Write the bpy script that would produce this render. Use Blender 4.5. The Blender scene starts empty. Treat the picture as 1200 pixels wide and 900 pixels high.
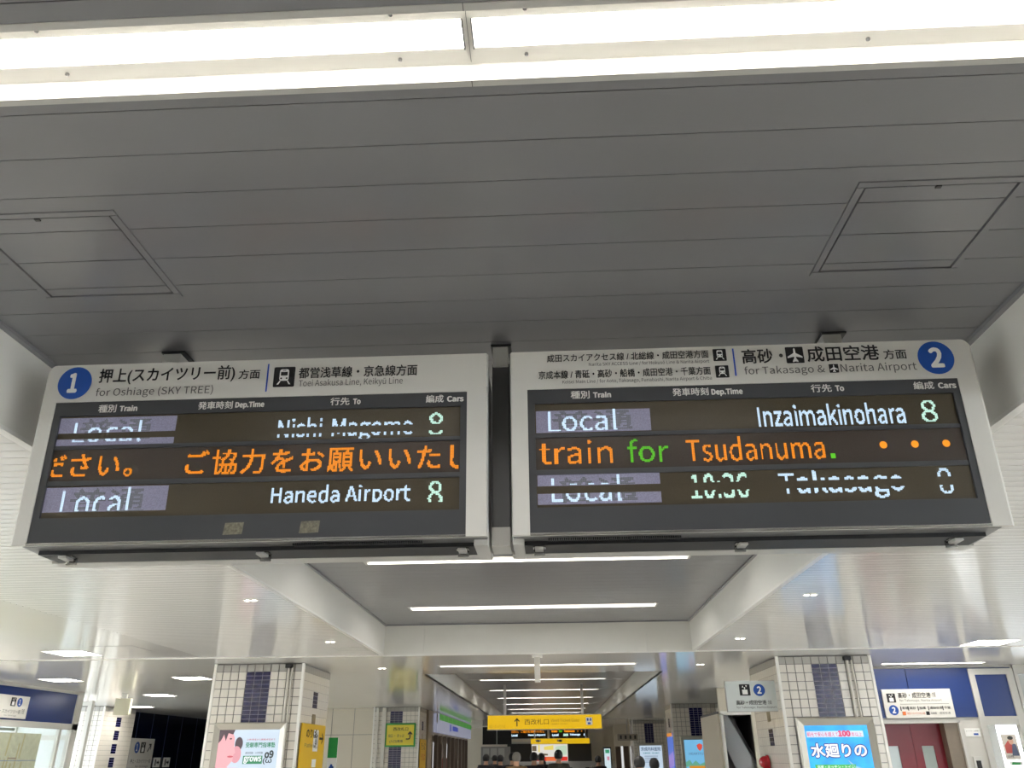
import bpy, bmesh, math, random
import numpy as np
from mathutils import Matrix, Vector
random.seed(7)
S = bpy.context.scene
C = S.collection

# ------------------------------------------------------------------ camera
cam_d = bpy.data.cameras.new('camera'); cam = bpy.data.objects.new('camera', cam_d); C.objects.link(cam)
S.camera = cam
cam_d.sensor_width = 36.0; cam_d.lens = 922.0 / 1200.0 * 36.0; cam_d.clip_end = 300; cam_d.clip_start = .05
def cam_matrix(f=922.0, vpx=647.7, vpy=885.6, roll=1.6):
    """Camera turned so that the concourse axis vanishes at the photograph's vanishing point."""
    r = math.radians(roll)
    Y = Vector((vpx-600, vpy-450, f)).normalized()
    up = Vector((-math.sin(r), -math.cos(r), 0))
    Z = (up - Y*up.dot(Y)).normalized()
    X = Y.cross(Z)
    if X.x < 0: X = -X
    m = Matrix((X, Y, Z))
    right, down, fwd = m.col[0].copy(), m.col[1].copy(), m.col[2].copy()
    R = Matrix((right, -down, -fwd)).transposed().to_4x4()
    return Matrix.Translation((0, 0, 1.6)) @ R
cam.matrix_world = cam_matrix()

# ------------------------------------------------------------------ world, exposure
S.view_settings.view_transform = 'Standard'; S.view_settings.look = 'None'
S.view_settings.gamma = 1.0; S.view_settings.use_curve_mapping = False
EXPO = 1.8
S.view_settings.exposure = EXPO
SCR = 2.0 ** (-EXPO)                       # self-lit screens are given as display values
LAMP = 9.6                                # fluorescent diffusers
W = bpy.data.worlds.new('world'); S.world = W; W.use_nodes = True
bg = W.node_tree.nodes['Background']; bg.inputs['Color'].default_value = (.88, .94, 1.0, 1); bg.inputs['Strength'].default_value = 3.6
S.cycles.max_bounces = 10; S.cycles.diffuse_bounces = 6; S.cycles.glossy_bounces = 4
S.cycles.use_denoising = True
S.cycles.sample_clamp_indirect = 6.0

# ------------------------------------------------------------------ materials
def lin(c):
    return tuple(((v/255)/12.92 if v/255 <= .04045 else ((v/255+.055)/1.055)**2.4) for v in c)
MATS = {}
def mat(name, rgb, rough=.5, metal=0., emit=0., noise=0., nscale=20., spec=.5, coat=0., trans=0., alpha=1., bump=0.):
    if name in MATS: return MATS[name]
    m = bpy.data.materials.new(name); m.use_nodes = True; nt = m.node_tree
    b = nt.nodes['Principled BSDF']; col = lin(rgb)
    b.inputs['Base Color'].default_value = (*col, 1); b.inputs['Roughness'].default_value = rough
    b.inputs['Metallic'].default_value = metal; b.inputs['Specular IOR Level'].default_value = spec
    b.inputs['Coat Weight'].default_value = coat; b.inputs['Coat Roughness'].default_value = .08
    b.inputs['Transmission Weight'].default_value = trans; b.inputs['Alpha'].default_value = alpha
    if emit:
        b.inputs['Emission Color'].default_value = (*col, 1); b.inputs['Emission Strength'].default_value = emit
    if noise or bump:
        tc = nt.nodes.new('ShaderNodeTexCoord'); n = nt.nodes.new('ShaderNodeTexNoise')
        n.inputs['Scale'].default_value = nscale; n.inputs['Detail'].default_value = 4
        nt.links.new(tc.outputs['Object'], n.inputs['Vector'])
        if noise:
            r = nt.nodes.new('ShaderNodeValToRGB')
            r.color_ramp.elements[0].color = (*[v*(1-noise) for v in col], 1); r.color_ramp.elements[0].position = .3
            r.color_ramp.elements[1].color = (*[min(1, v*(1+noise)) for v in col], 1); r.color_ramp.elements[1].position = .7
            nt.links.new(n.outputs['Fac'], r.inputs['Fac']); nt.links.new(r.outputs['Color'], b.inputs['Base Color'])
            if emit: nt.links.new(r.outputs['Color'], b.inputs['Emission Color'])
        if bump:
            bp = nt.nodes.new('ShaderNodeBump'); bp.inputs['Strength'].default_value = bump; bp.inputs['Distance'].default_value = .01
            nt.links.new(n.outputs['Fac'], bp.inputs['Height']); nt.links.new(bp.outputs['Normal'], b.inputs['Normal'])
    MATS[name] = m; return m
def scr(name, rgb, k=1.0):                 # self-lit print or screen
    if name in MATS: return MATS[name]
    m = mat(name, rgb, rough=.35, emit=k*SCR*.93)
    b = m.node_tree.nodes['Principled BSDF']; b.inputs['Base Color'].default_value = (*[v*.25 for v in lin(rgb)], 1)
    return m
lamp_m = mat('lamp_diffuser', (255, 250, 246), emit=LAMP, rough=.4)
lampsq_m = mat('square_lamp_diffuser', (255, 250, 242), emit=LAMP*1.0, rough=.4)
downl_m = mat('downlight_lens', (255, 244, 225), emit=LAMP*.8, rough=.4)
coffer_m = mat('grey_enamelled_panel', (136, 136, 139), rough=.28, noise=.02, nscale=3., spec=.5, coat=.4)
coffer_m.node_tree.nodes['Principled BSDF'].inputs['Coat Roughness'].default_value = .17
gap_m = mat('ceiling_backing', (128, 128, 128), rough=.8)
edge_m = mat('dark_edge_profile', (70, 70, 70), rough=.5)
white_gloss = mat('white_gloss_enamel', (243, 241, 236), rough=.09, noise=.01, nscale=2.)
white_fascia = mat('white_fascia_enamel', (232, 230, 222), rough=.30, noise=.012, nscale=2.)
white_trim = mat('white_trim', (240, 238, 232), rough=.35)
alu = mat('satin_aluminium', (190, 190, 188), rough=.35, metal=.8, noise=.03, nscale=40.)
alu_light = mat('pale_aluminium_paint', (206, 205, 200), rough=.38, metal=.15)
chrome = mat('chrome', (170, 170, 170), rough=.12, metal=1.)
sign_white = mat('sign_white_paint', (214, 212, 206), rough=.42, noise=.012, nscale=6.)
sign_body = mat('sign_cabinet_grey', (128, 128, 128), rough=.34, metal=.25)
bezel_m = mat('charcoal_bezel', (62, 64, 68), rough=.38)
slot_m = mat('black_slot', (22, 24, 28), rough=.5)
post_m = mat('dark_grey_post', (92, 93, 94), rough=.35, metal=.3)
black_ink = mat('black_ink', (24, 24, 26), rough=.5)
grey_ink = mat('grey_ink', (84, 83, 83), rough=.5)
blue_ink = mat('sign_blue', (22, 80, 172), rough=.4)
bar_blue = mat('divider_blue', (40, 82, 190), rough=.4)
white_ink = mat('white_ink', (245, 245, 243), rough=.45)
head_ink = mat('bezel_lettering', (232, 230, 226), rough=.5)
tile_w = mat('white_glazed_tile', (222, 217, 207), rough=.2, noise=.03, nscale=1.7)
tile_g = mat('grey_top_tile', (176, 173, 166), rough=.25)
tile_b = mat('navy_glazed_tile', (20, 21, 72), rough=.2)
tile_br = mat('brown_tile', (128, 116, 88), rough=.4)
grout = mat('grout', (128, 126, 122), rough=.8)
floor_m = mat('floor_stone', (203, 201, 196), rough=.28, noise=.06, nscale=1.2)
wall_m = mat('cream_wall', (214, 206, 188), rough=.45, noise=.01)
navy_wall = mat('navy_gloss_wall', (13, 22, 48), rough=.12)
blue_panel = mat('blue_fascia', (18, 50, 116), rough=.3, noise=.02)
frame_m = mat('window_frame_paint', (200, 199, 194), rough=.4)
glass_m = mat('clear_glass', (235, 242, 245), rough=.02, alpha=.16)
maroon = mat('maroon_door', (122, 28, 42), rough=.32)
stone_rev = mat('brown_reveal', (130, 118, 104), rough=.35, noise=.03)
dark_m = mat('charcoal_panel', (46, 47, 48), rough=.4)
black_m = mat('black_plastic', (14, 14, 15), rough=.5)
yellow_m = scr('yellow_sign', (236, 190, 22), .85)
yellow_p = mat('yellow_poster', (226, 182, 38), rough=.5)
green_m = mat('green_board', (38, 150, 70), rough=.5)
pipe_m = mat('white_pipe', (214, 210, 200), rough=.4)

# ------------------------------------------------------------------ mesh helpers
class MB:
    def __init__(s): s.v = []; s.f = []
    def box(s, x0, x1, y0, y1, z0, z1):
        n = len(s.v)
        s.v += [(x0,y0,z0),(x1,y0,z0),(x1,y1,z0),(x0,y1,z0),(x0,y0,z1),(x1,y0,z1),(x1,y1,z1),(x0,y1,z1)]
        s.f += [tuple(n+i for i in q) for q in ((0,3,2,1),(4,5,6,7),(0,1,5,4),(1,2,6,5),(2,3,7,6),(3,0,4,7))]
        return s
    def face(s, pts):
        n = len(s.v); s.v += [tuple(p) for p in pts]; s.f.append(tuple(range(n, n+len(pts)))); return s
    def flat(s, pts, y=0.):                # polygon in the local XZ plane, looking towards -Y
        return s.face([(p[0], y, p[1]) for p in pts])
    def prism_x(s, prof, x0, x1):          # profile [(y,z)...] swept along x
        n = len(s.v); k = len(prof)
        s.v += [(x0, *p) for p in prof] + [(x1, *p) for p in prof]
        s.f += [(n+i, n+(i+1) % k, n+k+(i+1) % k, n+k+i) for i in range(k)]
        s.f += [tuple(n+i for i in range(k))[::-1], tuple(n+k+i for i in range(k))]
        return s
    def cyl(s, p, r, h, axis='z', seg=16, r2=None):
        r2 = r if r2 is None else r2; n = len(s.v)
        for k, (rr, t) in enumerate(((r, 0), (r2, h))):
            for i in range(seg):
                a = 2*math.pi*i/seg; c, d = rr*math.cos(a), rr*math.sin(a)
                s.v.append({'z': (p[0]+c, p[1]+d, p[2]+t), 'y': (p[0]+c, p[1]+t, p[2]+d), 'x': (p[0]+t, p[1]+c, p[2]+d)}[axis])
        s.f += [(n+i, n+(i+1) % seg, n+seg+(i+1) % seg, n+seg+i) for i in range(seg)]
        s.f += [tuple(n+i for i in range(seg))[::-1], tuple(n+seg+i for i in range(seg))]
        return s
    def mesh(s, name, m=None):
        me = bpy.data.meshes.new(name); me.from_pydata(s.v, [], s.f); me.update()
        bm = bmesh.new(); bm.from_mesh(me); bmesh.ops.recalc_face_normals(bm, faces=bm.faces); bm.to_mesh(me); bm.free()
        if m: me.materials.append(m)
        return me
    def build(s, name, m, parent=None, bevel=0., smooth=False, recalc=True):
        if recalc: me = s.mesh(name, m)
        else:
            me = bpy.data.meshes.new(name); me.from_pydata(s.v, [], s.f); me.update(); me.materials.append(m)
        return link(name, me, parent, bevel, smooth)
def link(name, me, parent=None, bevel=0., smooth=False, loc=None):
    o = bpy.data.objects.new(name, me); C.objects.link(o); o.parent = parent
    if loc: o.location = loc
    if smooth: me.shade_smooth()
    if bevel:
        b = o.modifiers.new('bevel', 'BEVEL'); b.width = bevel; b.segments = 2; b.limit_method = 'ANGLE'
    return o
def B(name, m, dims, parent=None, bevel=0.): return MB().box(*dims).build(name, m, parent, bevel)
def tag(o, label=None, cat=None, group=None, kind=None):
    if label: o['label'] = label
    if cat: o['category'] = cat
    if group: o['group'] = group
    if kind: o['kind'] = kind
    return o
def thing(name, label, cat, loc=(0,0,0), rz=0., rx=0., group=None):
    o = bpy.data.objects.new(name, None); C.objects.link(o); o.empty_display_size = .1
    o.location = loc; o.rotation_euler = (rx, 0, rz); return tag(o, label, cat, group)
def struct(o): o['kind'] = 'structure'; return o
def rrect(x0, x1, z0, z1, r, seg=5):
    out = []
    for cx, cz, a0 in ((x1-r, z0+r, -90), (x1-r, z1-r, 0), (x0+r, z1-r, 90), (x0+r, z0+r, 180)):
        for i in range(seg+1):
            a = math.radians(a0+90*i/seg); out.append((cx+r*math.cos(a), cz+r*math.sin(a)))
    return out
def ell(cx, cz, rx, rz, seg=28):
    return [(cx+rx*math.cos(2*math.pi*i/seg), cz+rz*math.sin(2*math.pi*i/seg)) for i in range(seg)]
def flat(name, m, polys, parent, y=-.003):
    mb = MB()
    for p in polys: mb.flat(p, y)
    me = bpy.data.meshes.new(name); me.from_pydata(mb.v, [], mb.f); me.update(); me.materials.append(m)
    return link(name, me, parent)
# lettering -------------------------------------------------------
_tc = bpy.data.curves.new('text_source', 'FONT'); _to = bpy.data.objects.new('text_source', _tc); C.objects.link(_to)
_tc.resolution_u = 3
import os
_font0 = _tc.font; _font1 = None
try: _font1 = bpy.data.fonts.load(os.path.join(bpy.utils.resource_path('LOCAL'), 'datafiles', 'fonts', 'Noto Sans CJK Regular.woff2'))   # ships with Blender
except Exception: pass
_font0 = bpy.data.curves.new('font_probe', 'FONT').font
_cache = {}
def glyphs(s, bold=0.):
    if bold > 0:                            # heavier strokes: the same outlines laid over each other, slightly shifted
        v, f = glyphs(s); n = len(v); V, F = [], []
        for i in range(8):                  # each copy a hair in front of the last, so none shades another
            a = math.pi*i/4; V.append(np.concatenate([v[:, :2]+np.array([math.cos(a), math.sin(a)])*bold, np.full((n, 1), i*.00015)], 1)); F += [tuple(j+i*n for j in t) for t in f]
        return np.concatenate(V), F
    key = s
    if key not in _cache:
        _tc.font = _font1 if (_font1 and all(ord(ch) < 0x250 for ch in s)) else _font0
        _tc.body = s
        bpy.context.view_layer.update()
        me = bpy.data.meshes.new_from_object(_to.evaluated_get(bpy.context.evaluated_depsgraph_get()))
        v = np.array([x.co[:2] for x in me.vertices]) if len(me.vertices) else np.zeros((0, 2))
        me.calc_loop_triangles(); f = [tuple(t.vertices) for t in me.loop_triangles]
        bpy.data.meshes.remove(me); _cache[key] = (v, f)
    return _cache[key]
def text(s, x0, x1, z0, z1, m, parent, y=-.004, bold=0., name='lettering'):
    v, f = glyphs(s, bold)
    dz = v[:, 2] if v.shape[1] > 2 else np.zeros(len(v)); v = v[:, :2]
    lo, hi = v.min(0), v.max(0); k = np.array([(x1-x0)/(hi[0]-lo[0]), (z1-z0)/(hi[1]-lo[1])])
    q = (v-lo)*k+np.array([x0, z0])
    me = bpy.data.meshes.new(name); me.from_pydata([(a, y-d_, b) for (a, b), d_ in zip(q, dz)], [], f); me.update(); me.materials.append(m)
    return link(name, me, parent)
def led(s, x0, x1, z0, z1, m, parent, y=-.002, pitch=.0047, lit=None, clip=None, em=None, name='led_lettering', bold=.012):
    """Light-emitting dots: the text sampled on the display's dot grid."""
    v, f = glyphs(s, bold); v = v[:, :2]
    if em: q = v*em+np.array([x0, z0])
    else:
        lo, hi = v.min(0), v.max(0); q = (v-lo)*np.array([(x1-x0)/(hi[0]-lo[0]), (z1-z0)/(hi[1]-lo[1])])+np.array([x0, z0])
    lo, hi = q.min(0), q.max(0)
    i0, i1 = int(math.floor(lo[0]/pitch)), int(math.ceil(hi[0]/pitch)); j0, j1 = int(math.floor(lo[1]/pitch)), int(math.ceil(hi[1]/pitch))
    n = 3; off = (np.arange(n)+.5)/n
    gx = ((np.arange(i0, i1)[:, None]+off[None, :])*pitch).ravel(); gz = ((np.arange(j0, j1)[:, None]+off[None, :])*pitch).ravel()
    on = np.zeros((len(gx), len(gz)), bool)
    for t in f:
        a, b, c = q[list(t)]
        mn, mx = np.minimum(np.minimum(a, b), c), np.maximum(np.maximum(a, b), c)
        ia, ib = np.searchsorted(gx, [mn[0], mx[0]]); ja, jb = np.searchsorted(gz, [mn[1], mx[1]])
        if ia == ib or ja == jb: continue
        X, Z = np.meshgrid(gx[ia:ib], gz[ja:jb], indexing='ij')
        d = (b[1]-c[1])*(a[0]-c[0])+(c[0]-b[0])*(a[1]-c[1])
        if abs(d) < 1e-14: continue
        w0 = ((b[1]-c[1])*(X-c[0])+(c[0]-b[0])*(Z-c[1]))/d; w1 = ((c[1]-a[1])*(X-c[0])+(a[0]-c[0])*(Z-c[1]))/d
        on[ia:ib, ja:jb] |= (w0 >= 0) & (w1 >= 0) & (w0+w1 <= 1)
    cov = on.reshape(i1-i0, n, j1-j0, n).mean(axis=(1, 3))
    mb = MB(); g = pitch*.06
    for i, j in zip(*np.where(cov > .36)):
        x, z = (i+i0)*pitch, (j+j0)*pitch; zc = z+pitch/2
        if clip and not (clip[0] <= x and x+pitch <= clip[1]): continue
        if lit and not any(a <= zc <= b for a, b in lit): continue
        mb.flat([(x+g, z+g), (x+pitch-g, z+g), (x+pitch-g, z+pitch-g), (x+g, z+pitch-g)], y)
    if not mb.v: return None
    return tag(mb.build(name, m, parent, recalc=False), kind='stuff')
def train_icon(x0, z0, s, parent, y=-.004, bg_m=None, fg_m=None):
    bgp = flat('train_pictogram', bg_m or black_ink, [rrect(x0, x0+s, z0, z0+s, s*.06)], parent, y)
    u = lambda a, b: (x0+a*s, z0+b*s)
    fg = [[(x0+s*(.28+.44*(p[0])), z0+s*(.30+.58*p[1])) for p in rrect(0, 1, 0, 1, .22)],
          [u(.30,.30),u(.36,.30),u(.26,.12),u(.17,.12)], [u(.64,.30),u(.70,.30),u(.83,.12),u(.74,.12)]]
    flat('train_shape', fg_m or white_ink, fg, bgp, y-.0015)
    flat('train_window', bg_m or black_ink, [[u(.34,.56),u(.66,.56),u(.66,.74),u(.34,.74)], ell(x0+.37*s, z0+.42*s, .045*s, .045*s, 10), ell(x0+.63*s, z0+.42*s, .045*s, .045*s, 10), [u(.42,.80),u(.58,.80),u(.58,.83),u(.42,.83)]], bgp, y-.003)
    return bgp
def plane_icon(x0, z0, s, parent, y=-.004):
    bgp = flat('airport_pictogram', black_ink, [rrect(x0, x0+s, z0, z0+s, s*.06)], parent, y)
    P = [(.5,.93),(.55,.86),(.56,.62),(.92,.40),(.92,.31),(.56,.42),(.545,.22),(.66,.12),(.66,.06),(.5,.10)]
    P = P+[(1-a, b) for a, b in P[::-1][1:-1]]
    n = len(P); c = (.5, .4); polys = []
    for i in range(n):
        a, b = P[i], P[(i+1) % n]; polys.append([(x0+q[0]*s, z0+q[1]*s) for q in (c, b, a)])
    flat('airplane_shape', white_ink, polys, bgp, y-.001)
    return bgp
def elevator_icon(x0, z0, s, parent, y=-.004):
    bgp = flat('elevator_pictogram', black_ink, [rrect(x0, x0+s, z0, z0+s, s*.05)], parent, y)
    u = lambda a, b: (x0+a*s, z0+b*s)
    flat('elevator_shape', white_ink, [[u(.25,.1),u(.75,.1),u(.75,.52),u(.25,.52)],[u(.25,.72),u(.42,.72),u(.335,.9)],[u(.58,.9),u(.75,.9),u(.665,.72)],[u(.45,.56),u(.55,.56),u(.55,.74),u(.45,.74)]], bgp, y-.003)
    return bgp
def arrow(x, z, s, ang, m, parent, y=-.004, bent=False):
    """Direction arrow s tall, turned by ang degrees clockwise from straight up."""
    c, d = math.cos(math.radians(-ang)), math.sin(math.radians(-ang))
    P = [[(-.07,-.5),(.07,-.5),(.07,.36),(-.07,.36)], [(0,.5),(-.36,.12),(-.25,.03),(0,.29)], [(0,.5),(0,.29),(.25,.03),(.36,.12)]]
    if bent: P = [[(.10,-.2),(.24,-.2),(.24,.3),(.10,.3)], [(.17,.5),(-.13,.2),(-.03,.1),(.17,.3)], [(.17,.5),(.17,.3),(.37,.1),(.47,.2)], [(-.3,-.42),(.0,-.42),(.0,-.28),(-.3,-.28)], [(.0,-.42),(.14,-.38),(.24,-.2),(.10,-.2),(.0,-.28)]]
    return flat('arrow', m, [[(x+s*(p[0]*c-p[1]*d), z+s*(p[0]*d+p[1]*c)) for p in q] for q in P], parent, y)
def disc_number(x, z, r, n, parent, y=-.004, dy=.003):
    d = flat('number_disc', blue_ink, [ell(x, z, r, r, 40)], parent, y)
    w = .26*r if n == '1' else .38*r
    text(n, x-w-(.10*r if n == '1' else 0), x+w-(.04*r if n == '1' else 0), z-.62*r, z+.62*r, white_ink, d, y-dy, bold=.016, name='numeral')
    return d

# ------------------------------------------------------------------ room shell
ZC, ZL = 3.45, 3.01                        # coffer ceiling, main ceiling
X0, X1 = -2.53, 2.14                       # coffer
XL, XR = -16.0, 11.0; YB, YF = -9.0, 50.0
YE = 12.5                                  # end of the first coffer
floor = struct(B('floor', floor_m, (XL, XR, YB, YF, -.12, 0)))
ceiling = struct(B('ceiling', gap_m, (XL, XR, YB, YF, 3.56, 3.68)))
wb = struct(B('wall_back', wall_m, (XL, XR, YB-.15, YB, 0, 3.56)))
wf = struct(B('wall_front', wall_m, (XL, XR, YF, YF+.15, 0, 3.56)))

def rect_minus(rects, h):
    out = []
    for (a, b, c, d) in rects:
        if h[1] <= a or h[0] >= b or h[3] <= c or h[2] >= d: out.append((a, b, c, d)); continue
        if c < h[2]: out.append((a, b, c, h[2]))
        if d > h[3]: out.append((a, b, h[3], d))
        y0, y1 = max(c, h[2]), min(d, h[3])
        if a < h[0]: out.append((a, h[0], y0, y1))
        if b > h[1]: out.append((h[1], b, y0, y1))
    return out
FX0, FX1 = -1.925, 1.485                   # linear light, two units end to end
fix_y = [-4.87, -1.62, 1.628, 8.15, 11.07]
hatches = [(-2.18, -1.575, 2.297, 2.907), (1.155, 1.765, 2.297, 2.907)]
holes = [(FX0, FX1, y-.147, y+.147) for y in fix_y] + hatches
def arch(y0, y1, z, crown, n=4):
    return [(y0+(y1-y0)*i/n, z-crown*(1-(2*i/n-1)**2)) for i in range(n+1)]
def curved_strip(mb, x0, x1, y0, y1, z, crown, th=.02, n=4):
    prof = arch(y0, y1, z, crown, n)
    k = len(mb.v); mb.v += [(x0, *p) for p in prof]+[(x1, *p) for p in prof]
    m = n+1
    mb.f += [(k+i, k+m+i, k+m+i+1, k+i+1) for i in range(n)]
    # sides going up
    for x_, (ya, za), flip in ((None, prof[0], 0), (None, prof[-1], 1)):
        q = len(mb.v); mb.v += [(x0, ya, za), (x1, ya, za), (x1, ya, za+th), (x0, ya, za+th)]
        mb.f.append((q, q+1, q+2, q+3) if not flip else (q+3, q+2, q+1, q))
def smooth_build(mb, name, m, parent):
    me = bpy.data.meshes.new(name); me.from_pydata(mb.v, [], mb.f); me.update(); me.materials.append(m)
    bm = bmesh.new(); bm.from_mesh(me); bm.normal_update()
    for f in bm.faces: f.smooth = abs(f.normal.z) > .5
    bm.to_mesh(me); bm.free()
    return link(name, me, parent)
# first coffer: grey panels 200 mm wide running across
seam0 = 1.817
g = .0018
k = math.floor((YB-seam0)/.2)
while seam0+.2*k < YE:
    y0, y1 = seam0+.2*k, min(seam0+.2*(k+1), YE); k += 1
    if y1-y0 < .02: continue
    rects = [(X0, X1, y0+g, y1-g)]
    for h in holes: rects = rect_minus(rects, h)
    if not rects: continue
    mb = MB()
    for a, b, c, d in rects:
        if d-c > .006: mb.box(a, b, c, d, ZC, ZC+.02)
    mb.build('panel', coffer_m, ceiling)
B('panel_backing', gap_m, (X0-.05, X1+.05, YB, YE+.03, ZC+.06, ZC+.08), ceiling)
# white fascias of the first coffer, grey edge profile under the panels
B('fascia', white_fascia, (X0-.03, X0, YB, YE+.03, ZL, ZC-.004), ceiling)
B('fascia', white_fascia, (X1, X1+.03, YB, YE+.03, ZL, ZC-.004), ceiling)
for a, b in ((X0+.002, -1.92), (-1.917, 1.467), (1.47, X1-.002)):
    B('fascia', white_fascia, (a, b, YE, YE+.03, ZL, ZC-.004), ceiling)
for xa, xb in ((X0, X0+.03), (X1-.03, X1)): B('edge_profile', coffer_m, (xa, xb, YB, YE, ZC-.018, ZC+.001), ceiling)
B('edge_profile', coffer_m, (X0, X1, YE-.025, YE, ZC-.014, ZC+.001), ceiling)
for xa, xb in ((X0-.045, X0+.004), (X1-.004, X1+.045)): B('fascia_lip', white_trim, (xa, xb, YB, YE, ZL-.008, ZL+.012), ceiling)
# ribbed main ceiling either side, 100 mm strips
def ribbed(x0, x1, holes_):
    rest = MB(); y = -2.
    while y < YE-.02:
        rects = [(x0, x1, y+.003, y+.1-.003)]
        for h in holes_: rects = rect_minus(rects, h)
        one = MB() if 2.4 < y < 5.6 else rest
        for a, b, c, d in rects:
            if d-c > .08: curved_strip(one, a, b, c, d, ZL, .0016)
            elif d-c > .004: one.box(a, b, c, d, ZL-.0004, ZL+.02)
        if one is not rest: smooth_build(one, 'strip', white_gloss, ceiling)
        y += .1
    tag(smooth_build(rest, 'strips', white_gloss, ceiling), kind='stuff')
    B('strip_backing', gap_m, (x0, x1, YB, YE, ZL+.03, ZL+.05), ceiling)
sq = [(-6.95, 11.74), (-9.5, 15.85), (-6.9, 15.85), (-9.5, 20.1), (-12.1, 24.5), (6.3, 12.1)]
sq_off = [(-6.95, 7.4), (-6.95, 3.2), (-9.5, 11.74), (-9.5, 7.4), (-9.5, 3.2), (6.3, 7.9), (6.3, 3.6)]   # the same rows going on outside the picture
sq += sq_off
sqh = [(x-.3, x+.3, y-.3, y+.3) for x, y in sq]
twin = [(-2.92, 7.77), (-2.94, 10.9), (-2.94, 14.45), (2.57, 8.0), (2.57, 11.19), (2.6, 14.55)]
ribbed(-5.3, X0-.03, [])
ribbed(X1+.03, XR, sqh)
# smooth main ceiling: left field and the zone past the trim bar
rects = [(XL, -5.304, YB, YE+.05)]
for h in sqh: rects = rect_minus(rects, h)
mb = MB()
for a, b, c, d in rects: mb.box(a, b, c, d, ZL, ZL+.02)
mb.build('ceiling_sheet', white_gloss, ceiling)
K0, K1, KY0, KY1 = -2.36, 2.08, 15.7, 43.0          # second coffer
strip_light = (5.85, 7.6, 14.86, 14.98)
low_fix = (FX0, FX1, 14.26-.147, 14.26+.147)
rects = [(XL, XR, YE+.06, YF)]
for h in sqh+[(K0, K1, KY0, KY1), strip_light, low_fix]: rects = rect_minus(rects, h)
mb = MB()
for a, b, c, d in rects: mb.box(a, b, c, d, ZL, ZL+.02)
mb.build('ceiling_sheet', white_gloss, ceiling)
tr = struct(B('trim_1', white_trim, (XL, X0-.03, YE, YE+.06, ZL-.012, ZL+.01)))
tr = struct(B('trim_2', white_trim, (X0-.03, X1+.03, YE+.0305, YE+.09, ZL-.012, ZL-.001)))
tr = struct(B('trim_3', white_trim, (X1+.03, XR, YE, YE+.06, ZL-.012, ZL+.01)))
# second coffer
k = 0
far_fix = [22.45, 26.15, 29.8, 33.4, 37.1, 40.5]
mb = MB()
y = KY0
while y < KY1-.1:
    rects = [(K0, K1, y+.003, y+.197)]
    for yy in far_fix: rects = rect_minus(rects, (FX0, FX1, yy-.147, yy+.147))
    for a, b, c, d in rects:
        if d-c > .18: curved_strip(mb, a, b, c, d, ZC, .0002)
        elif d-c > .006: mb.box(a, b, c, d, ZC, ZC+.02)
    y += .2
tag(smooth_build(mb, 'panels', coffer_m, ceiling), kind='stuff')
B('panel_backing', gap_m, (K0-.05, K1+.05, KY0-.05, KY1+.05, ZC+.06, ZC+.08), ceiling)
for d in ((K0-.03, K0, KY0-.03, KY1+.03), (K1, K1+.03, KY0-.03, KY1+.03), (K0, K1, KY0-.03, KY0), (K0, K1, KY1, KY1+.03)):
    B('fascia', white_fascia, (*d, ZL, ZC+.05), ceiling)
# hatches in the near coffer
for i, (a, b, c, d) in enumerate(hatches):
    h = thing('access_hatch', ['square access hatch in grey ceiling panels above board one', 'square access hatch in grey ceiling panels above board two'][i], 'hatch', ((a+b)/2, (c+d)/2, ZC))
    x, y = (b-a)/2, (d-c)/2; f = .030
    fr = MB()
    for r in ((-x, x, -y, -y+f), (-x, x, y-f, y), (-x, -x+f, -y+f, y-f), (x-f, x, -y+f, y-f)): fr.box(r[0]+.002, r[1]-.002, r[2]+.002, r[3]-.002, -.004, .02)
    fr.build('frame', coffer_m, h)
    B('backing', gap_m, (-x, x, -y, y, .030, .036), h)
    s = [2.417-(c+d)/2, 2.617-(c+d)/2, 2.817-(c+d)/2]; edges = [-y+f+.004]+s+[y-f-.004]
    for p, q in zip(edges[:-1], edges[1:]): B('panel', coffer_m, (-x+f+.006, x-f-.006, p+.0025, q-.0025, -.001, .012), h)
    B('latch', edge_m, (-.02, .0, -y+f+.002, -y+f+.016, -.006, 0), h)

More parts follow.
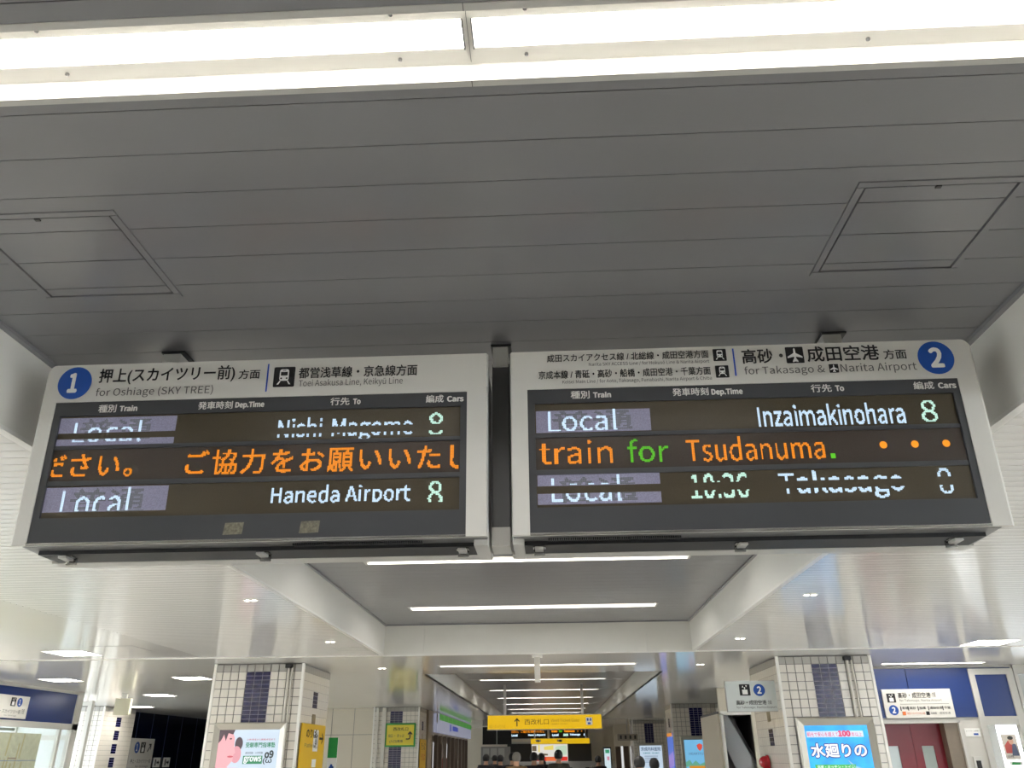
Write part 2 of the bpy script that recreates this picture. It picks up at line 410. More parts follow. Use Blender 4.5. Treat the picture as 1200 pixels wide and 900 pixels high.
# ------------------------------------------------------------------ linear ceiling lights
light_places = [(y, ZC, 'first') for y in fix_y]+[(14.26, ZL, 'low')]+[(y, ZC, 'second') for y in far_fix]
def make_light():
    t = thing('linear_ceiling_light', 'x', 'light')
    x0, x1 = FX0, FX1
    fl = MB().box(x0, x1, -.147, -.123, -.003, .012).box(x0, x1, .123, .147, -.003, .012).box(x0, x0+.024, -.123, .123, -.003, .012).box(x1-.024, x1, -.123, .123, -.003, .012)
    fl.build('flange', alu_light, t)
    rf = MB()
    i0, i1 = x0+.024, x1-.024
    rf.face([(i0,-.123,0),(i1,-.123,0),(i1,-.108,.05),(i0,-.108,.05)]).face([(i0,.128,0),(i1,.128,0),(i1,.108,.05),(i0,.108,.05)])
    rf.face([(i0,-.108,.05),(i1,-.108,.05),(i1,.108,.05),(i0,.108,.05)])
    rf.face([(i0,-.123,0),(i0,.128,0),(i0,.108,.05),(i0,-.108,.05)]).face([(i1,-.123,0),(i1,.128,0),(i1,.108,.05),(i1,-.108,.05)])
    rf.build('reflector', white_fascia, t, recalc=False)
    for a, b in ((x0+.045, -.205), (-.17, x1-.045)):
        MB().box(a, b, -.052, .046, .0485, .056).build('diffuser', lamp_m, t)
    for a in (x0+.03, x1-.045, -.203, -.176): B('end_cap', edge_m, (a, a+.003, -.055, .05, .044, .05), t)
    for a in (-.40, -.02, x0+.5, x1-.5):
        for yy in (-.082, .078): MB().cyl((a, yy, .044), .006, .006, 'z', 10).build('screw', chrome, t)
    MB().box(-.1885, -.1865, -.147, -.123, -.0035, .001).box(-.1885, -.1865, .123, .147, -.0035, .001).box(-.1880, -.1870, -.1, .1, .0485, .0499).build('joint', edge_m, t)
    return t
L0 = make_light(); first = True
def dup(root):
    r = root.copy(); C.objects.link(r)
    for ch in root.children:
        c = ch.copy(); C.objects.link(c); c.parent = r
        for gch in ch.children:
            d = gch.copy(); C.objects.link(d); d.parent = c
    return r
for i, (y, z, w) in enumerate(light_places):
    t = L0 if i == 0 else dup(L0)
    t.name = 'linear_ceiling_light_offscreen' if y < 0 else 'linear_ceiling_light'
    t.location = (0, y, z); t['group'] = 'linear fluorescent lights set across the ceiling'
    t['label'] = {1.628: 'long twin fluorescent light in the grey ceiling in front of the departure boards', 8.15: 'long white ceiling light just behind the departure boards',
                  11.07: 'long white light before the white beam ending the grey coffer', 14.26: 'long white light in the low white ceiling between two coffers'}.get(y) or (
                  'long white ceiling light, number %s of those seen into the far coffer' % ['one','two','three','four','five','six'][far_fix.index(y)] if w == 'second' else 'long white ceiling light in the grey coffer behind the viewer, '+('nearer' if y > -3 else 'farther')+' of two')

def square_light(x, y, label):
    t = thing('square_ceiling_light'+('_offscreen' if (x, y) in sq_off else ''), label, 'light', (x, y, ZL), group='square lights in the white ceiling')
    MB().box(-.3,.3,-.3,-.28,-.004,.02).box(-.3,.3,.28,.3,-.004,.02).box(-.3,-.28,-.28,.28,-.004,.02).box(.28,.3,-.28,.28,-.004,.02).build('frame', white_trim, t)
    B('diffuser', lampsq_m, (-.28,.28,-.28,.28,.004,.02), t); return t
SQL = {(-6.95, 11.74): 'square ceiling light beside the flush hatch, before the white trim bar', (-9.5, 15.85): 'square ceiling light over the dark blue waiting room fascia', (-6.9, 15.85): 'square ceiling light next to the tiled pillar with tutoring poster',
       (-9.5, 20.1): 'square ceiling light between the waiting room and the navy wall', (-12.1, 24.5): 'square ceiling light next to the blank cream hanging box',
       (6.3, 12.1): 'square ceiling light in front of the elevator fascia'}
for x, y in sq:
    square_light(x, y, SQL.get((x, y)) or ('square ceiling light in the ribbed ceiling' if x > 0 else 'square ceiling light in the smooth white ceiling before the trim bar'))
for x, y in twin:
    t = thing('twin_downlight', 'twin-lamp downlight in white ceiling '+('above the boards' if y < 6 else 'just behind the boards' if y < 9 else 'before the trim bar' if y < 12 else 'past the trim bar')+(', on the board 1 side' if x < 0 else ', on the board 2 side'), 'downlight', (x, y, ZL), group='twin downlights beside the coffer')
    MB().cyl((0,0,-.006), .075, .006, 'z', 24).build('plate', white_trim, t)
    for s in (-.035, .035): MB().cyl((s,0,-.009), .022, .004, 'z', 14).build('lamp', downl_m, t)
t = thing('strip_light', 'long slim light above the blue elevator fascia', 'light', (6.72, 14.92, ZL))
B('diffuser', lampsq_m, (-.865,.865,-.05,.05,.004,.02), t)
MB().box(-.875,.875,-.06,-.05,-.003,.02).box(-.875,.875,.05,.06,-.003,.02).build('frame', white_trim, t)
for x, y, w in ((-6.0, 11.3, .3), (-2.85+.0, 11.75, .22)):
    t = thing('ceiling_hatch', 'flush inspection hatch in white ceiling '+('beside the square light' if x < -4 else 'beside the coffer edge'), 'hatch', (x, y, ZL))
    B('panel', white_gloss, (-w+.006, w-.006, -w+.006, w-.006, -.003, -.0016), t)
    MB().box(-w,w,-w,-w+.006,-.0025,-.0013).box(-w,w,w-.006,w,-.0025,-.0013).box(-w,-w+.006,-w,w,-.0025,-.0013).box(w-.006,w,-w,w,-.0025,-.0013).build('joint', edge_m, t)

# ------------------------------------------------------------------ departure boards
led_w = scr('led_white', (205, 232, 255), 1.25); led_g = scr('led_pale_green', (206, 250, 232), 1.15)
led_o = scr('led_orange', (255, 150, 18), 1.05); led_gr = scr('led_green', (92, 205, 24), .9)
row_m = mat('led_panel_brown', (74, 66, 52), rough=.22, noise=.10, nscale=320.)
row2_m = mat('led_panel_dark_brown', (66, 57, 52), rough=.25, noise=.10, nscale=320.)
cell_m = mat('led_cell_violet', (112, 110, 130), rough=.3, emit=.52*SCR, noise=.22, nscale=260.)
ghost_m = scr('led_ghost_grey', (104, 108, 112), .75)
SW, SH = 2.11, .855
def frame_mesh(side):
    """White front frame: rounded upper outer corner, flared edges, rectangular opening."""
    w = SW/2; r = .035
    def outline(e, y):
        o = []
        ex = {-1: (e*2.2, e*.5), 1: (e*.5, e*2.2)}[side]
        l, rr = -w+(.027-ex[0]*1 if side < 0 else .006-ex[0]), w-(.027-ex[1] if side > 0 else .006-ex[1])
        z0, z1 = .0, SH-.006+e*.5
        pts = [(l, z0), (rr, z0)]
        def corner(cx, cz, a0):
            return [(cx+r*math.cos(math.radians(a0+90*i/6)), cz+r*math.sin(math.radians(a0+90*i/6))) for i in range(7)]
        if side > 0: pts += corner(rr-r, z1-r, 0)+[(l, z1)]
        else: pts += [(rr, z1)]+corner(l+r, z1-r, 90)
        return [(a, y, b) for a, b in pts]
    bx0, bx1 = -w+.088, w-.095+.0
    if side > 0: bx0, bx1 = -w+.078, w-.108
    inner = [(bx0, .008), (bx1, .008), (bx1, .662), (bx0, .662)]
    bm = bmesh.new()
    A = [bm.verts.new(p) for p in outline(0, 0)]; Bk = [bm.verts.new(p) for p in outline(.0125, .035)]
    I = [bm.verts.new((a, 0, b)) for a, b in inner]; J = [bm.verts.new((a, .035, b)) for a, b in inner]
    ed = []
    for L_ in (A, I): ed += [bm.edges.new((L_[i], L_[(i+1) % len(L_)])) for i in range(len(L_))]
    bmesh.ops.triangle_fill(bm, use_beauty=True, edges=ed)
    n = len(A)
    for i in range(n): bm.faces.new((A[i], A[(i+1) % n], Bk[(i+1) % n], Bk[i]))
    for i in range(4): bm.faces.new((I[i], I[(i+1) % 4], J[(i+1) % 4], J[i]))
    bmesh.ops.recalc_face_normals(bm, faces=bm.faces)
    me = bpy.data.meshes.new('front_frame'); bm.to_mesh(me); bm.free(); me.materials.append(sign_white)
    return me, bx0, bx1
def board_body(side, xc, label, far=False, y=3.30):
    t = thing('departure_board', label, 'departure board', (xc, y, 2.45))
    t['group'] = 'paired departure boards hung across the concourse'
    w = SW/2
    # cabinet behind the face: box with underside details
    MB().prism_x([(.035,.0),(.36,-.012),(.36,.80),(.0,.80)], -w+.05 if side < 0 else -w+.004, w-.004 if side < 0 else w-.05).build('cabinet', sign_body, t, bevel=.004)
    f = bpy.data.objects.new('front_face', None)
    me, bx0, bx1 = frame_mesh(side)
    fr = link('front_frame', me, t); fr.rotation_euler = (math.radians(3.9), 0, 0)
    # bezel ring: header, bottom band, sides, bars between rows
    sx0, sx1 = bx0+.032, bx1-.030
    bz = MB()
    bz.box(bx0, bx1, .006, .034, .595, .662).box(bx0, bx1, .006, .034, .008, .118)
    bz.box(bx0, sx0, .006, .034, .118, .595).box(sx1, bx1, .006, .034, .118, .595)
    b = bz.build('bezel', bezel_m, fr)
    bars = [B('row_divider', bezel_m, (sx0, sx1, .010, .034, a, c), fr) for a, c in ((.264, .286), (.434, .452))]
    rows = {}
    for n, (a, c, m) in enumerate(((.452, .595, row_m), (.286, .434, row2_m), (.118, .264, row_m))):
        rows[n+1] = B('display_row', m, (sx0, sx1, .018, .032, a, c), fr)
    B('chrome_strip', chrome, (bx0-.0, bx1, -.003, .004, -.003, .007), fr, .001)
    return t, fr, b, rows, sx0, sx1
def latch(x, t):
    l = B('latch', chrome, (x-.028, x+.028, .115, .145, -.030, -.006), t, .003)
    B('latch_clip', alu, (x-.018, x+.018, .085, .150, -.040, -.028), l, .002)
    B('latch_loop', chrome, (x-.024, x+.024, .16, .172, -.052, -.010), l, .002)
def underside(t, side):
    w = SW/2; a, b = (-w+.09, w-.06) if side < 0 else (-w+.03, w-.09)
    B('service_slot', slot_m, (a, b, .10, .26, -.020, .02), t)
    B('rear_rail', alu_light, (a-.04, b+.03, .27, .36, -.021, -.004), t, .002)
    MB().box(w-.065, w-.002, .06, .345, -.026, .05).build('end_bracket', alu_light, t, .003) if side < 0 else MB().box(-w+.002, -w+.05, .06, .345, -.026, .05).build('end_bracket', alu_light, t, .003)
def dep_texts(items, par, xc, m, y, bold=.012):
    for s, a, b, c, d in items: text(s, a-xc, b-xc, c, d, m, par, y, bold)
# ---- board one (Oshiage side)
xc = -1.305
t, fr, bz, rows, sx0, sx1 = board_body(-1, xc, 'departure board marked 1 for Oshiage, with white frame and lit text rows')
underside(t, -1)
for x in (-2.15, -1.26, -.37): latch(x-xc, t)
disc_number(-2.198-xc, .757, .081, '1', fr, -.002)
dep_texts([('押上(スカイツリー前)', -2.085, -1.435, .742, .826)], fr, xc, black_ink, -.002, .018)
dep_texts([('方面', -1.417, -1.316, .753, .800)], fr, xc, black_ink, -.002, .014)
dep_texts([('for Oshiage (SKY TREE)', -2.087, -1.53, .676, .728)], fr, xc, grey_ink, -.002, .0)
flat('divider', bar_blue, [[(-1.283-xc,.687),(-1.276-xc,.687),(-1.276-xc,.826),(-1.283-xc,.826)]], fr, -.002)
train_icon(-1.25-xc, .708, .100, fr, -.002)
dep_texts([('都営浅草線・京急線方面', -1.133, -.577, .747, .803)], fr, xc, black_ink, -.002, .016)
dep_texts([('Toei Asakusa Line, Keikyū Line', -1.129, -.643, .699, .741)], fr, xc, grey_ink, -.002, .0)
dep_texts([('種別', -2.063, -1.978, .607, .646), ('Train', -1.963, -1.878, .610, .640), ('発車時刻', -1.592, -1.43, .609, .648), ('Dep.Time', -1.418, -1.282, .606, .643), ('行先', -.975, -.886, .612, .650), ('To', -.870, -.834, .614, .643), ('編成', -.534, -.452, .612, .650), ('Cars', -.437, -.360, .614, .643)], bz, xc, head_ink, .004, .02)
def cell(row, x0, x1, bands, ghost=None):
    ps = [[(x0, a), (x1, a), (x1, b), (x0, b)] for a, b in bands]
    c = flat('type_cell', cell_m, ps, row, .0172)
    return c
DB = .016
r1, r2, r3 = rows[1], rows[2], rows[3]
b1 = [(.514, .60), (.452, .486)]
cell(r1, sx0, -1.69-xc, [(.514, .588), (.453, .485)])
led('普通', -2.14-xc, -1.80-xc, .475, .58, ghost_m, r1, .0166, .006, b1)
led('Local', -2.168-xc, -1.845-xc, .468, .572, led_w, r1, DB, .0062, b1, bold=.0)
led('Nishi-Magome', -1.213-xc, -.593-xc, .440, .560, led_w, r1, DB, .0052, b1, bold=.004)
led('8', -.522-xc, -.452-xc, .462, .568, led_g, r1, DB, .0062, b1, bold=.0)
for s, x in (('だ', -2.292), ('さ', -2.168), ('い', -2.037), ('。', -1.905), ('ご', -1.636), ('協', -1.502), ('力', -1.371), ('を', -1.238), ('お', -1.106), ('願', -.974), ('い', -.842), ('い', -.710), ('た', -.578), ('し', -.447)):
    led(s, x-xc, 0, .312, 0, led_o, r2, DB, .0055, None, (sx0+.002, sx1-.002), em=.124, bold=.012)
b3 = [(.146, .30)]
cell(r3, sx0, -1.68-xc, [(.146, .258)])
led('普通', -2.12-xc, -1.78-xc, .135, .25, ghost_m, r3, .0166, .006, b3)
led('Local', -2.160-xc, -1.845-xc, .128, .252, led_w, r3, DB, .0062, b3, bold=.0)
led('Haneda Airport', -1.213-xc, -.593-xc, .142, .242, led_w, r3, DB, .0052, [(.160, .30)], bold=.004)
led('8', -.515-xc, -.450-xc, .140, .250, led_g, r3, DB, .0062, [(.158, .30)], bold=.0)
stick = mat('worn_label', (120, 116, 100), rough=.6, noise=.35, nscale=90.)
for x in (-1.36, -1.025): flat('worn_label', stick, [[(x-.045-xc, .028), (x+.04-xc, .030), (x+.045-xc, .082), (x-.038-xc, .080)]], bz, .0045)
vent = MB()
for k_ in range(60): vent.box(.2+k_*.0095, .2055+k_*.0095, .045, .075, -.0125, -.004)
vent.build('vent_slots', slot_m, t)
board1 = t
# ---- board two (Takasago and Narita side)
xc = .9075
t, fr, bz, rows, sx0, sx1 = board_body(1, xc, 'departure board marked 2 for Takasago and Narita Airport, with white frame')
underside(t, 1)
for x in (-.033, .845, 1.75): latch(x-xc, t)
disc_number(1.778-xc, .761, .080, '2', fr, -.002)
dep_texts([('成田スカイアクセス線 / 北総線・成田空港方面', .025, .765, .792, .832), ('京成本線 / 青砥・高砂・船橋・成田空港・千葉方面', -.016, .766, .709, .750)], fr, xc, black_ink, -.002, .014)
dep_texts([('Narita SKY ACCESS Line / for Hokusō Line & Narita Airport', .216, .765, .764, .786), ('Keisei Main Line / for Aoto, Takasago, Funabashi, Narita Airport & Chiba', .092, .768, .680, .703)], fr, xc, grey_ink, -.002, .0)
train_icon(.785-xc, .775, .060, fr, -.002); train_icon(.788-xc, .693, .060, fr, -.002)
flat('divider', bar_blue, [[(.874-xc,.700),(.881-xc,.700),(.881-xc,.835),(.874-xc,.835)]], fr, -.002)
dep_texts([('高砂・', .914, 1.10, .757, .830), ('成田空港', 1.207, 1.531, .757, .834), ], fr, xc, black_ink, -.002, .018)
plane_icon(1.113-xc, .754, .080, fr, -.002)
dep_texts([('方面', 1.549, 1.651, .760, .808)], fr, xc, black_ink, -.002, .014)
dep_texts([('for Takasago &', .918, 1.277, .694, .744), ('Narita Airport', 1.348, 1.685, .694, .744)], fr, xc, grey_ink, -.002, .0)
plane_icon(1.297-xc, .702, .042, fr, -.002)
dep_texts([('種別', .127, .213, .612, .650), ('Train', .228, .310, .614, .643), ('発車時刻', .586, .748, .612, .650), ('Dep.Time', .760, .900, .606, .643), ('行先', 1.203, 1.295, .612, .650), ('To', 1.310, 1.350, .614, .643), ('編成', 1.655, 1.745, .612, .650), ('Cars', 1.762, 1.842, .614, .643)], bz, xc, head_ink, .004, .02)
r1, r2, r3 = rows[1], rows[2], rows[3]
cell(r1, sx0+.004, .480-xc, [(.458, .562)])
led('普通', .04-xc, .40-xc, .465, .56, ghost_m, r1, .0166, .006)
led('Local', .020-xc, .330-xc, .462, .566, led_w, r1, DB, .0062, bold=.0)
led('Inzaimakinohara', .956-xc, 1.597-xc, .460, .562, led_w, r1, DB, .0048, bold=.004)
led('8', 1.670-xc, 1.740-xc, .462, .566, led_g, r1, DB, .0062, bold=.0)
led('train', -.022-xc, .302-xc, .312, .418, led_o, r2, DB, .0060, bold=.0)
led('for', .369-xc, .548-xc, .312, .418, led_gr, r2, DB, .0060, bold=.0)
led('Tsudanuma', .628-xc, 1.226-xc, .308, .418, led_o, r2, DB, .0060, bold=.0)
flat('led_dot', led_gr, [[(1.247-xc,.309),(1.267-xc,.309),(1.267-xc,.331),(1.247-xc,.331)]], r2, DB)
for x in (1.480, 1.615, 1.749): flat('led_dot', led_o, [ell(x-xc, .364, .0165, .0165, 12)], r2, DB)
b3 = [(.214, .30), (.118, .180)]
cell(r3, sx0+.004, .500-xc, [(.214, .264), (.132, .180)])
led('普通', .05-xc, .40-xc, .14, .25, ghost_m, r3, .0166, .006, b3)
led('Local', .026-xc, .330-xc, .142, .258, led_w, r3, DB, .0062, b3, bold=.0)
led('10:36', .630-xc, .876-xc, .142, .254, led_g, r3, DB, .0058, b3, bold=.004)
led('Takasago', 1.008-xc, 1.538-xc, .130, .256, led_w, r3, DB, .0056, b3, bold=.004)
led('8', 1.680-xc, 1.740-xc, .140, .254, led_w, r3, DB, .0062, b3, bold=.0)
vent = MB()
for k_ in range(60): vent.box(-.9+k_*.0095, -.8945+k_*.0095, .045, .075, -.0125, -.004)
vent.build('vent_slots', slot_m, t)
board2 = t
# ---- hangers
for x, par in ((-1.85, board1), (1.41, board2)):
    xx = x-par.location.x
    B('hanger_post', alu_light, (xx-.045, xx+.045, .12, .21, .80, .997), par, .004)
    B('ceiling_plate', dark_m, (xx-.05, xx+.068, .11, .225, .988, .998), par)
t = thing('centre_hanger', 'dark grey hanging post standing between the two departure boards', 'post', (-.205, 3.46, 2.45))
B('post', post_m, (-.040, .046, .0, .12, .06, .90), t, .004)
B('ceiling_bracket', alu_light, (-.036, .040, -.01, .13, .88, .993), t, .004)
B('ceiling_plate', dark_m, (-.045, .055, -.02, .14, .988, .998), t)
B('foot_bracket', alu_light, (-.040, .046, -.02, .14, -.012, .075), t, .004)

# ------------------------------------------------------------------ tiled pillars
TP = .1295
tile_me = MB().box(.005, TP-.005, -.010, .004, .005, TP-.005).mesh('tile', tile_w)
tileg_me = MB().box(.005, TP-.005, -.010, .004, .004, .108).mesh('tile', tile_g)
tileb_me = MB().box(.005, TP-.005, -.010, .004, .005, TP/2-.004).mesh('blue_tile', tile_b)
def pillar(name, label, x0, x1, y0, y1, detail, side, group=None, band=True):
    xm = (x0+x1)/2
    t = thing(name, label, 'pillar', (xm, y0, 0), group=group)
    w = (x1-x0)/2; d = y1-y0
    B('core', grout, (-w+.01, w-.01, .01, d-.01, 0, ZL-.004), t)
    top = 2.885; ncol = 11
    if band: B('pale_joints', mat('pale_grout', (176, 174, 184), rough=.8), (-w+4*2*w/11, -w+7*2*w/11, .002, .012, 0, top), t)
    joined = {'tile': MB(), 'blue_tile': MB(), 'top': MB()}
    def put(kind, me, x, z, single):
        if single: link(kind, me, t, loc=(x, 0, z))
        else:
            mb = joined[kind if kind in joined else 'tile']
            hgt = {'tile': TP-.005, 'blue_tile': TP/2-.004, 'top': .108}[kind]
            mb.box(x+.005, x+TP-.005, -.010, .004, z+.004, z+hgt)
    for c in range(ncol):
        x = -w+.003+c*(2*w-.006)/ncol
        if detail: link('tile', tileg_me, t, loc=(x, 0, top))
        else: put('top', None, x, top, False)
        r = 0; z = top-TP
        while z > -.02:
            single = detail and z > 1.2
            if band and 4 <= c <= 6:
                for h in (0, TP/2): put('blue_tile', tileb_me, x, z+h, single)
            else: put('tile', tile_me, x, z, single)
            z -= TP; r += 1
    for kname, nm, m in (('tile', 'tiles', tile_w), ('blue_tile', 'blue_tiles', tile_b), ('top', 'top_tiles', tile_g)):
        if joined[kname].v: tag(joined[kname].build(nm, m, t), kind='stuff')
    # side faces: rows of slim tiles
    for s in (-1, 1):
        mb = MB(); mg = MB(); n = round(d/TP)
        for c in range(n):
            ya = c*d/n
            z = top-TP
            while z > -.02:
                xx = (s*w-.01, s*w+.0) if s > 0 else (-w, -w+.01)
                mb.box(*xx, ya+.0025, ya+d/n-.0025, z+.0025, z+TP-.0025); z -= TP
            mg.box(*xx, ya+.0025, ya+d/n-.0025, top+.0025, top+.105)
        tag(mb.build('side_tiles', tile_w, t), kind='stuff'); tag(mg.build('side_top_tiles', tile_g, t), kind='stuff')
        # accent tiles facing the walkway
        if s == side:
            for (yc, z, m) in ((d*.50, 2.49, tile_b), (d*.50, 2.30, tile_br), (d*.50, 1.84, tile_b)):
                q = (s*w-.002, s*w+.006) if s > 0 else (-w-.006, -w+.002)
                for a in range(2 if m is tile_b else 1):
                    for bb in range(4):
                        if m is tile_b: B('accent_tile', m, (*q, yc-.13+a*.132, yc-.004+a*.132, z-.125+bb*.064, z-.066+bb*.064), t)
                        elif bb == 0: B('accent_tile', m, (*q, yc-.10, yc+.10, z-.22, z-.03), t)
    for s in (-1, 1): B('corner_trim', white_trim, (s*w-.022, s*w+.022, -.022, .022, 0, ZL-.001), t, .004)
    return t
P1 = pillar('tiled_pillar', 'white tiled pillar with navy tile band beside the yellow poster', -5.49, -4.03, 13.45, 15.15, True, 1)
P2 = pillar('tiled_pillar', 'white tiled pillar with navy tile band beside the elevator', 3.62, 5.08, 13.45, 15.4, True, -1)
P3 = pillar('tiled_pillar', 'white tiled pillar behind the green-edged yellow ticket gate notice', -5.49, -4.09, 26.2, 27.8, False, 1)
P4 = pillar('tiled_pillar', 'white tiled pillar with light blue backlit poster showing a heart', 3.66, 5.12, 26.2, 27.7, False, -1)
P5 = pillar('tiled_pillar', 'far white tiled pillar with pale backlit clinic poster', 3.66, 5.12, 39.2, 40.8, False, -1)
P6 = pillar('tiled_pillar', 'white tiled pillar with four navy patches next to the dark navy wall', -14.4, -12.9, 24.0, 25.9, False, 0, band=False)
for z in (2.62, 2.26, 1.90, 1.54, 1.18):
    for a in range(2):
        for bb in range(4): B('accent_tile', tile_b, (.748, .757, .80+a*.14, .93+a*.14, z-.13+bb*.064, z-.071+bb*.064), P6)
for par, pipes in ((P1, ((.50, .022), (.555, .016))), (P2, ((.355, .022), (.43, .016)))):
    for x, r in pipes: MB().cyl((x, -.035, 2.10), r, .84, 'z', 12).build('conduit', pipe_m, par, smooth=False)
    B('junction_box', black_m, (pipes[0][0]-.05, pipes[0][0]+.06, -.09, -.01, 2.93, 2.99), par, .004)
for x, r in ((-.58, .035), (-.37, .06)): B('conduit', pipe_m, (x-r, x+r, -.08, -.01, 1.4 if r > .05 else .4, 2.99), P3, .006)

# ------------------------------------------------------------------ poster light boxes
def lightbox(label, x0, x1, zt, zb, y, fw=.105, top_m=None, pw=None):
    t = thing('poster_light_box', label, 'light box', ((x0+x1)/2, y, zb))
    w = (x1-x0)/2; h = zt-zb
    mb = MB()
    o = [(-w,0),(w,0),(w,h),(-w,h)]; i_ = [(-w+fw,fw),(w-fw,fw),(w-fw,h-fw),(-w+fw,h-fw)]; m_ = [(-w+.02,.02),(w-.02,.02),(w-.02,h-.02),(-w+.02,h-.02)]
    for q in range(4):
        n = (q+1) % 4
        mb.face([(*[o[q][0]], -.05, o[q][1]), (o[n][0], -.05, o[n][1]), (m_[n][0], -.075, m_[n][1]), (m_[q][0], -.075, m_[q][1])])
        mb.face([(m_[q][0], -.075, m_[q][1]), (m_[n][0], -.075, m_[n][1]), (i_[n][0], -.035, i_[n][1]), (i_[q][0], -.035, i_[q][1])])
        mb.face([(o[q][0], 0, o[q][1]), (o[n][0], 0, o[n][1]), (o[n][0], -.05, o[n][1]), (o[q][0], -.05, o[q][1])])
    fr = mb.build('frame', mat('poster_frame', (196, 192, 180), rough=.3, metal=.55), t)
    return t, -w+fw, w-fw, fw, h-fw
yf = 13.43
pale = scr('poster_pale_blue', (206, 222, 238)); 
t, a, b, c, d = lightbox('backlit tutoring school poster with a smiling face in silver frame', -5.36, -4.19, 2.12, .55, yf)
pp = B('poster', pale, (a, b, -.036, -.030, c, d), t)
Y = -.040
ax = lambda u: a+(b-a)*u
az = lambda v: d-(b-a)*v                     # v measured down from the top, in widths
def PF(name, m, polys, y=Y): return flat(name, m, [[(ax(p[0]), az(p[1])) for p in q] for q in polys], pp, y)
skin_p = scr('poster_skin', (240, 178, 184)); hair_p = scr('poster_hair', (88, 70, 78), .8)
PF('shoulder_print', scr('poster_shirt', (222, 210, 232)), [[(0,.62),(.2,.55),(.36,.56),(.5,.75),(.52,1.3),(0,1.3)]])
PF('neck_print', skin_p, [[(0,.36),(.12,.42),(.2,.56),(.05,.64),(0,.64)]], Y-.0004)
PF('face_print', skin_p, [[(.02,.0),(.2,.0),(.265,.12),(.27,.25),(.30,.34),(.275,.37),(.27,.46),(.2,.54),(.08,.52),(0,.4),(0,.05)]], Y-.0008)
PF('second_face_print', scr('poster_skin_two', (226, 160, 170)), [ell(.315, .37, .085, .125)], Y-.0006)
PF('second_hair_print', hair_p, [ell(.345, .21, .065, .10)], Y-.0005)
PF('hair_print', hair_p, [[(.0,.0),(.26,.0),(.23,.07),(.15,.05),(.12,.17),(.08,.07),(.04,.16),(0,.2)]], Y-.0012)
PF('eye_print', hair_p, [ell(.2, .135, .022, .012, 10)], Y-.0014)
PF('mouth_print', scr('poster_lips', (206, 96, 110)), [ell(.225, .40, .05, .015, 12)], Y-.0014)
tg = scr('poster_green', (52, 140, 96), .9)
def PT(s, u0, u1, v0, v1, m, par, y=Y-.001, bold=.012): return text(s, ax(u0), ax(u1), az(v1), az(v0), m, par, y, bold)
PT('小学4年生から高校3年生まで', .47, .94, .135, .165, scr('poster_red', (200, 90, 100), .9), pp)
PT('受験専門指導塾', .46, .95, .19, .27, tg, pp, bold=.02)
PT('高校受験・大学受験', .47, .76, .33, .365, scr('poster_grey', (120, 130, 140), .9), pp)
PF('logo_plate', tg, [[(.44,.39),(.76,.39),(.76,.51),(.44,.51)]], Y-.0008)
PT('grows', .455, .745, .40, .505, scr('poster_white', (250, 252, 255)), pp, Y-.0016, .012)
dk = scr('poster_dark', (52, 62, 60), .8)
PT('o9', .79, .94, .31, .43, dk, pp, bold=.02); PT('(ω', .77, .92, .42, .52, dk, pp, bold=.02)

t, a, b, c, d = lightbox('backlit bright blue plumbing advert in silver frame beside the elevator', 3.76, 4.94, 2.10, .52, yf, .115)
pp = B('poster', mat('poster_water_blue', (40, 150, 232), rough=.35, emit=.85*SCR, noise=.35, nscale=4.), (a, b, -.036, -.030, c, d), t)
pw = scr('poster_white', (250, 252, 255)); pn = scr('poster_navy', (20, 56, 150), .9)
PF('white_band_print', scr('poster_ice', (214, 232, 252)), [[(.02,.085),(.92,.085),(.92,.175),(.02,.175)]])
PT('明光で安心を超えて', .03, .52, .10, .165, scr('poster_pink', (222, 70, 120)), pp, Y-.001, .015); PT('100', .52, .72, .075, .17, scr('poster_pink', (222, 70, 120)), pp, Y-.001, .03); PT('年以上', .73, .9, .105, .165, scr('poster_pink', (222, 70, 120)), pp, Y-.001, .015)
PT('水廻りの', .035, .945, .25, .485, pn, pp, Y-.001, .085); PT('水廻りの', .05, .93, .265, .47, pw, pp, Y-.0016, .03)
PF('green_band_print', scr('poster_lime', (70, 190, 90)), [[(.08,.57),(.72,.57),(.72,.64),(.08,.64)]])
PT('浴室・キッチン・トイレ', .11, .69, .58, .63, pw, pp, Y-.001, .015)
PF('splash_print', scr('poster_splash', (180, 220, 250)), [[(.6,.5),(.72,.60),(1,.66),(1,.675),(.7,.625)],[(.3,.72),(.6,.70),(1,.82),(1,.84),(.6,.725)]])

t, a, b, c, d = lightbox('backlit light blue poster with red heart emblem on a pillar', 3.84, 5.03, 2.10, .52, 26.18)
mg = bpy.data.materials.new('poster_sky_grass'); pp = B('poster', scr('poster_sky', (120, 186, 226)), (a, b, -.036, -.030, c, d), t)
PF('heart_print', scr('poster_heart', (222, 92, 74), .9), [ell(.46, .17, .05, .055), [(.37,.15),(.46,.10),(.55,.14),(.53,.24),(.46,.31),(.40,.26)]])
PT('HEARTFUL CARE', .12, .88, .35, .42, scr('poster_steel', (100, 140, 170), .9), pp)
PF('grass_print', scr('poster_grass', (110, 178, 150), .9), [[(0,.62),(.12,.55),(.2,.66),(.3,.57),(.42,.68),(.6,.60),(.75,.68),(.9,.58),(1,.64),(1,.74),(0,.74)]])
PF('orange_band_print', scr('poster_orange', (226, 150, 52), .9), [[(.1,.72),(1,.72),(1,.86),(.1,.86)]], Y-.001)
t, a, b, c, d = lightbox('pale backlit clinic poster with dark heading on the far pillar', 3.80, 5.0, 2.08, .52, 39.18)
pp = B('poster', scr('poster_clinic', (196, 214, 232)), (a, b, -.036, -.030, c, d), t)
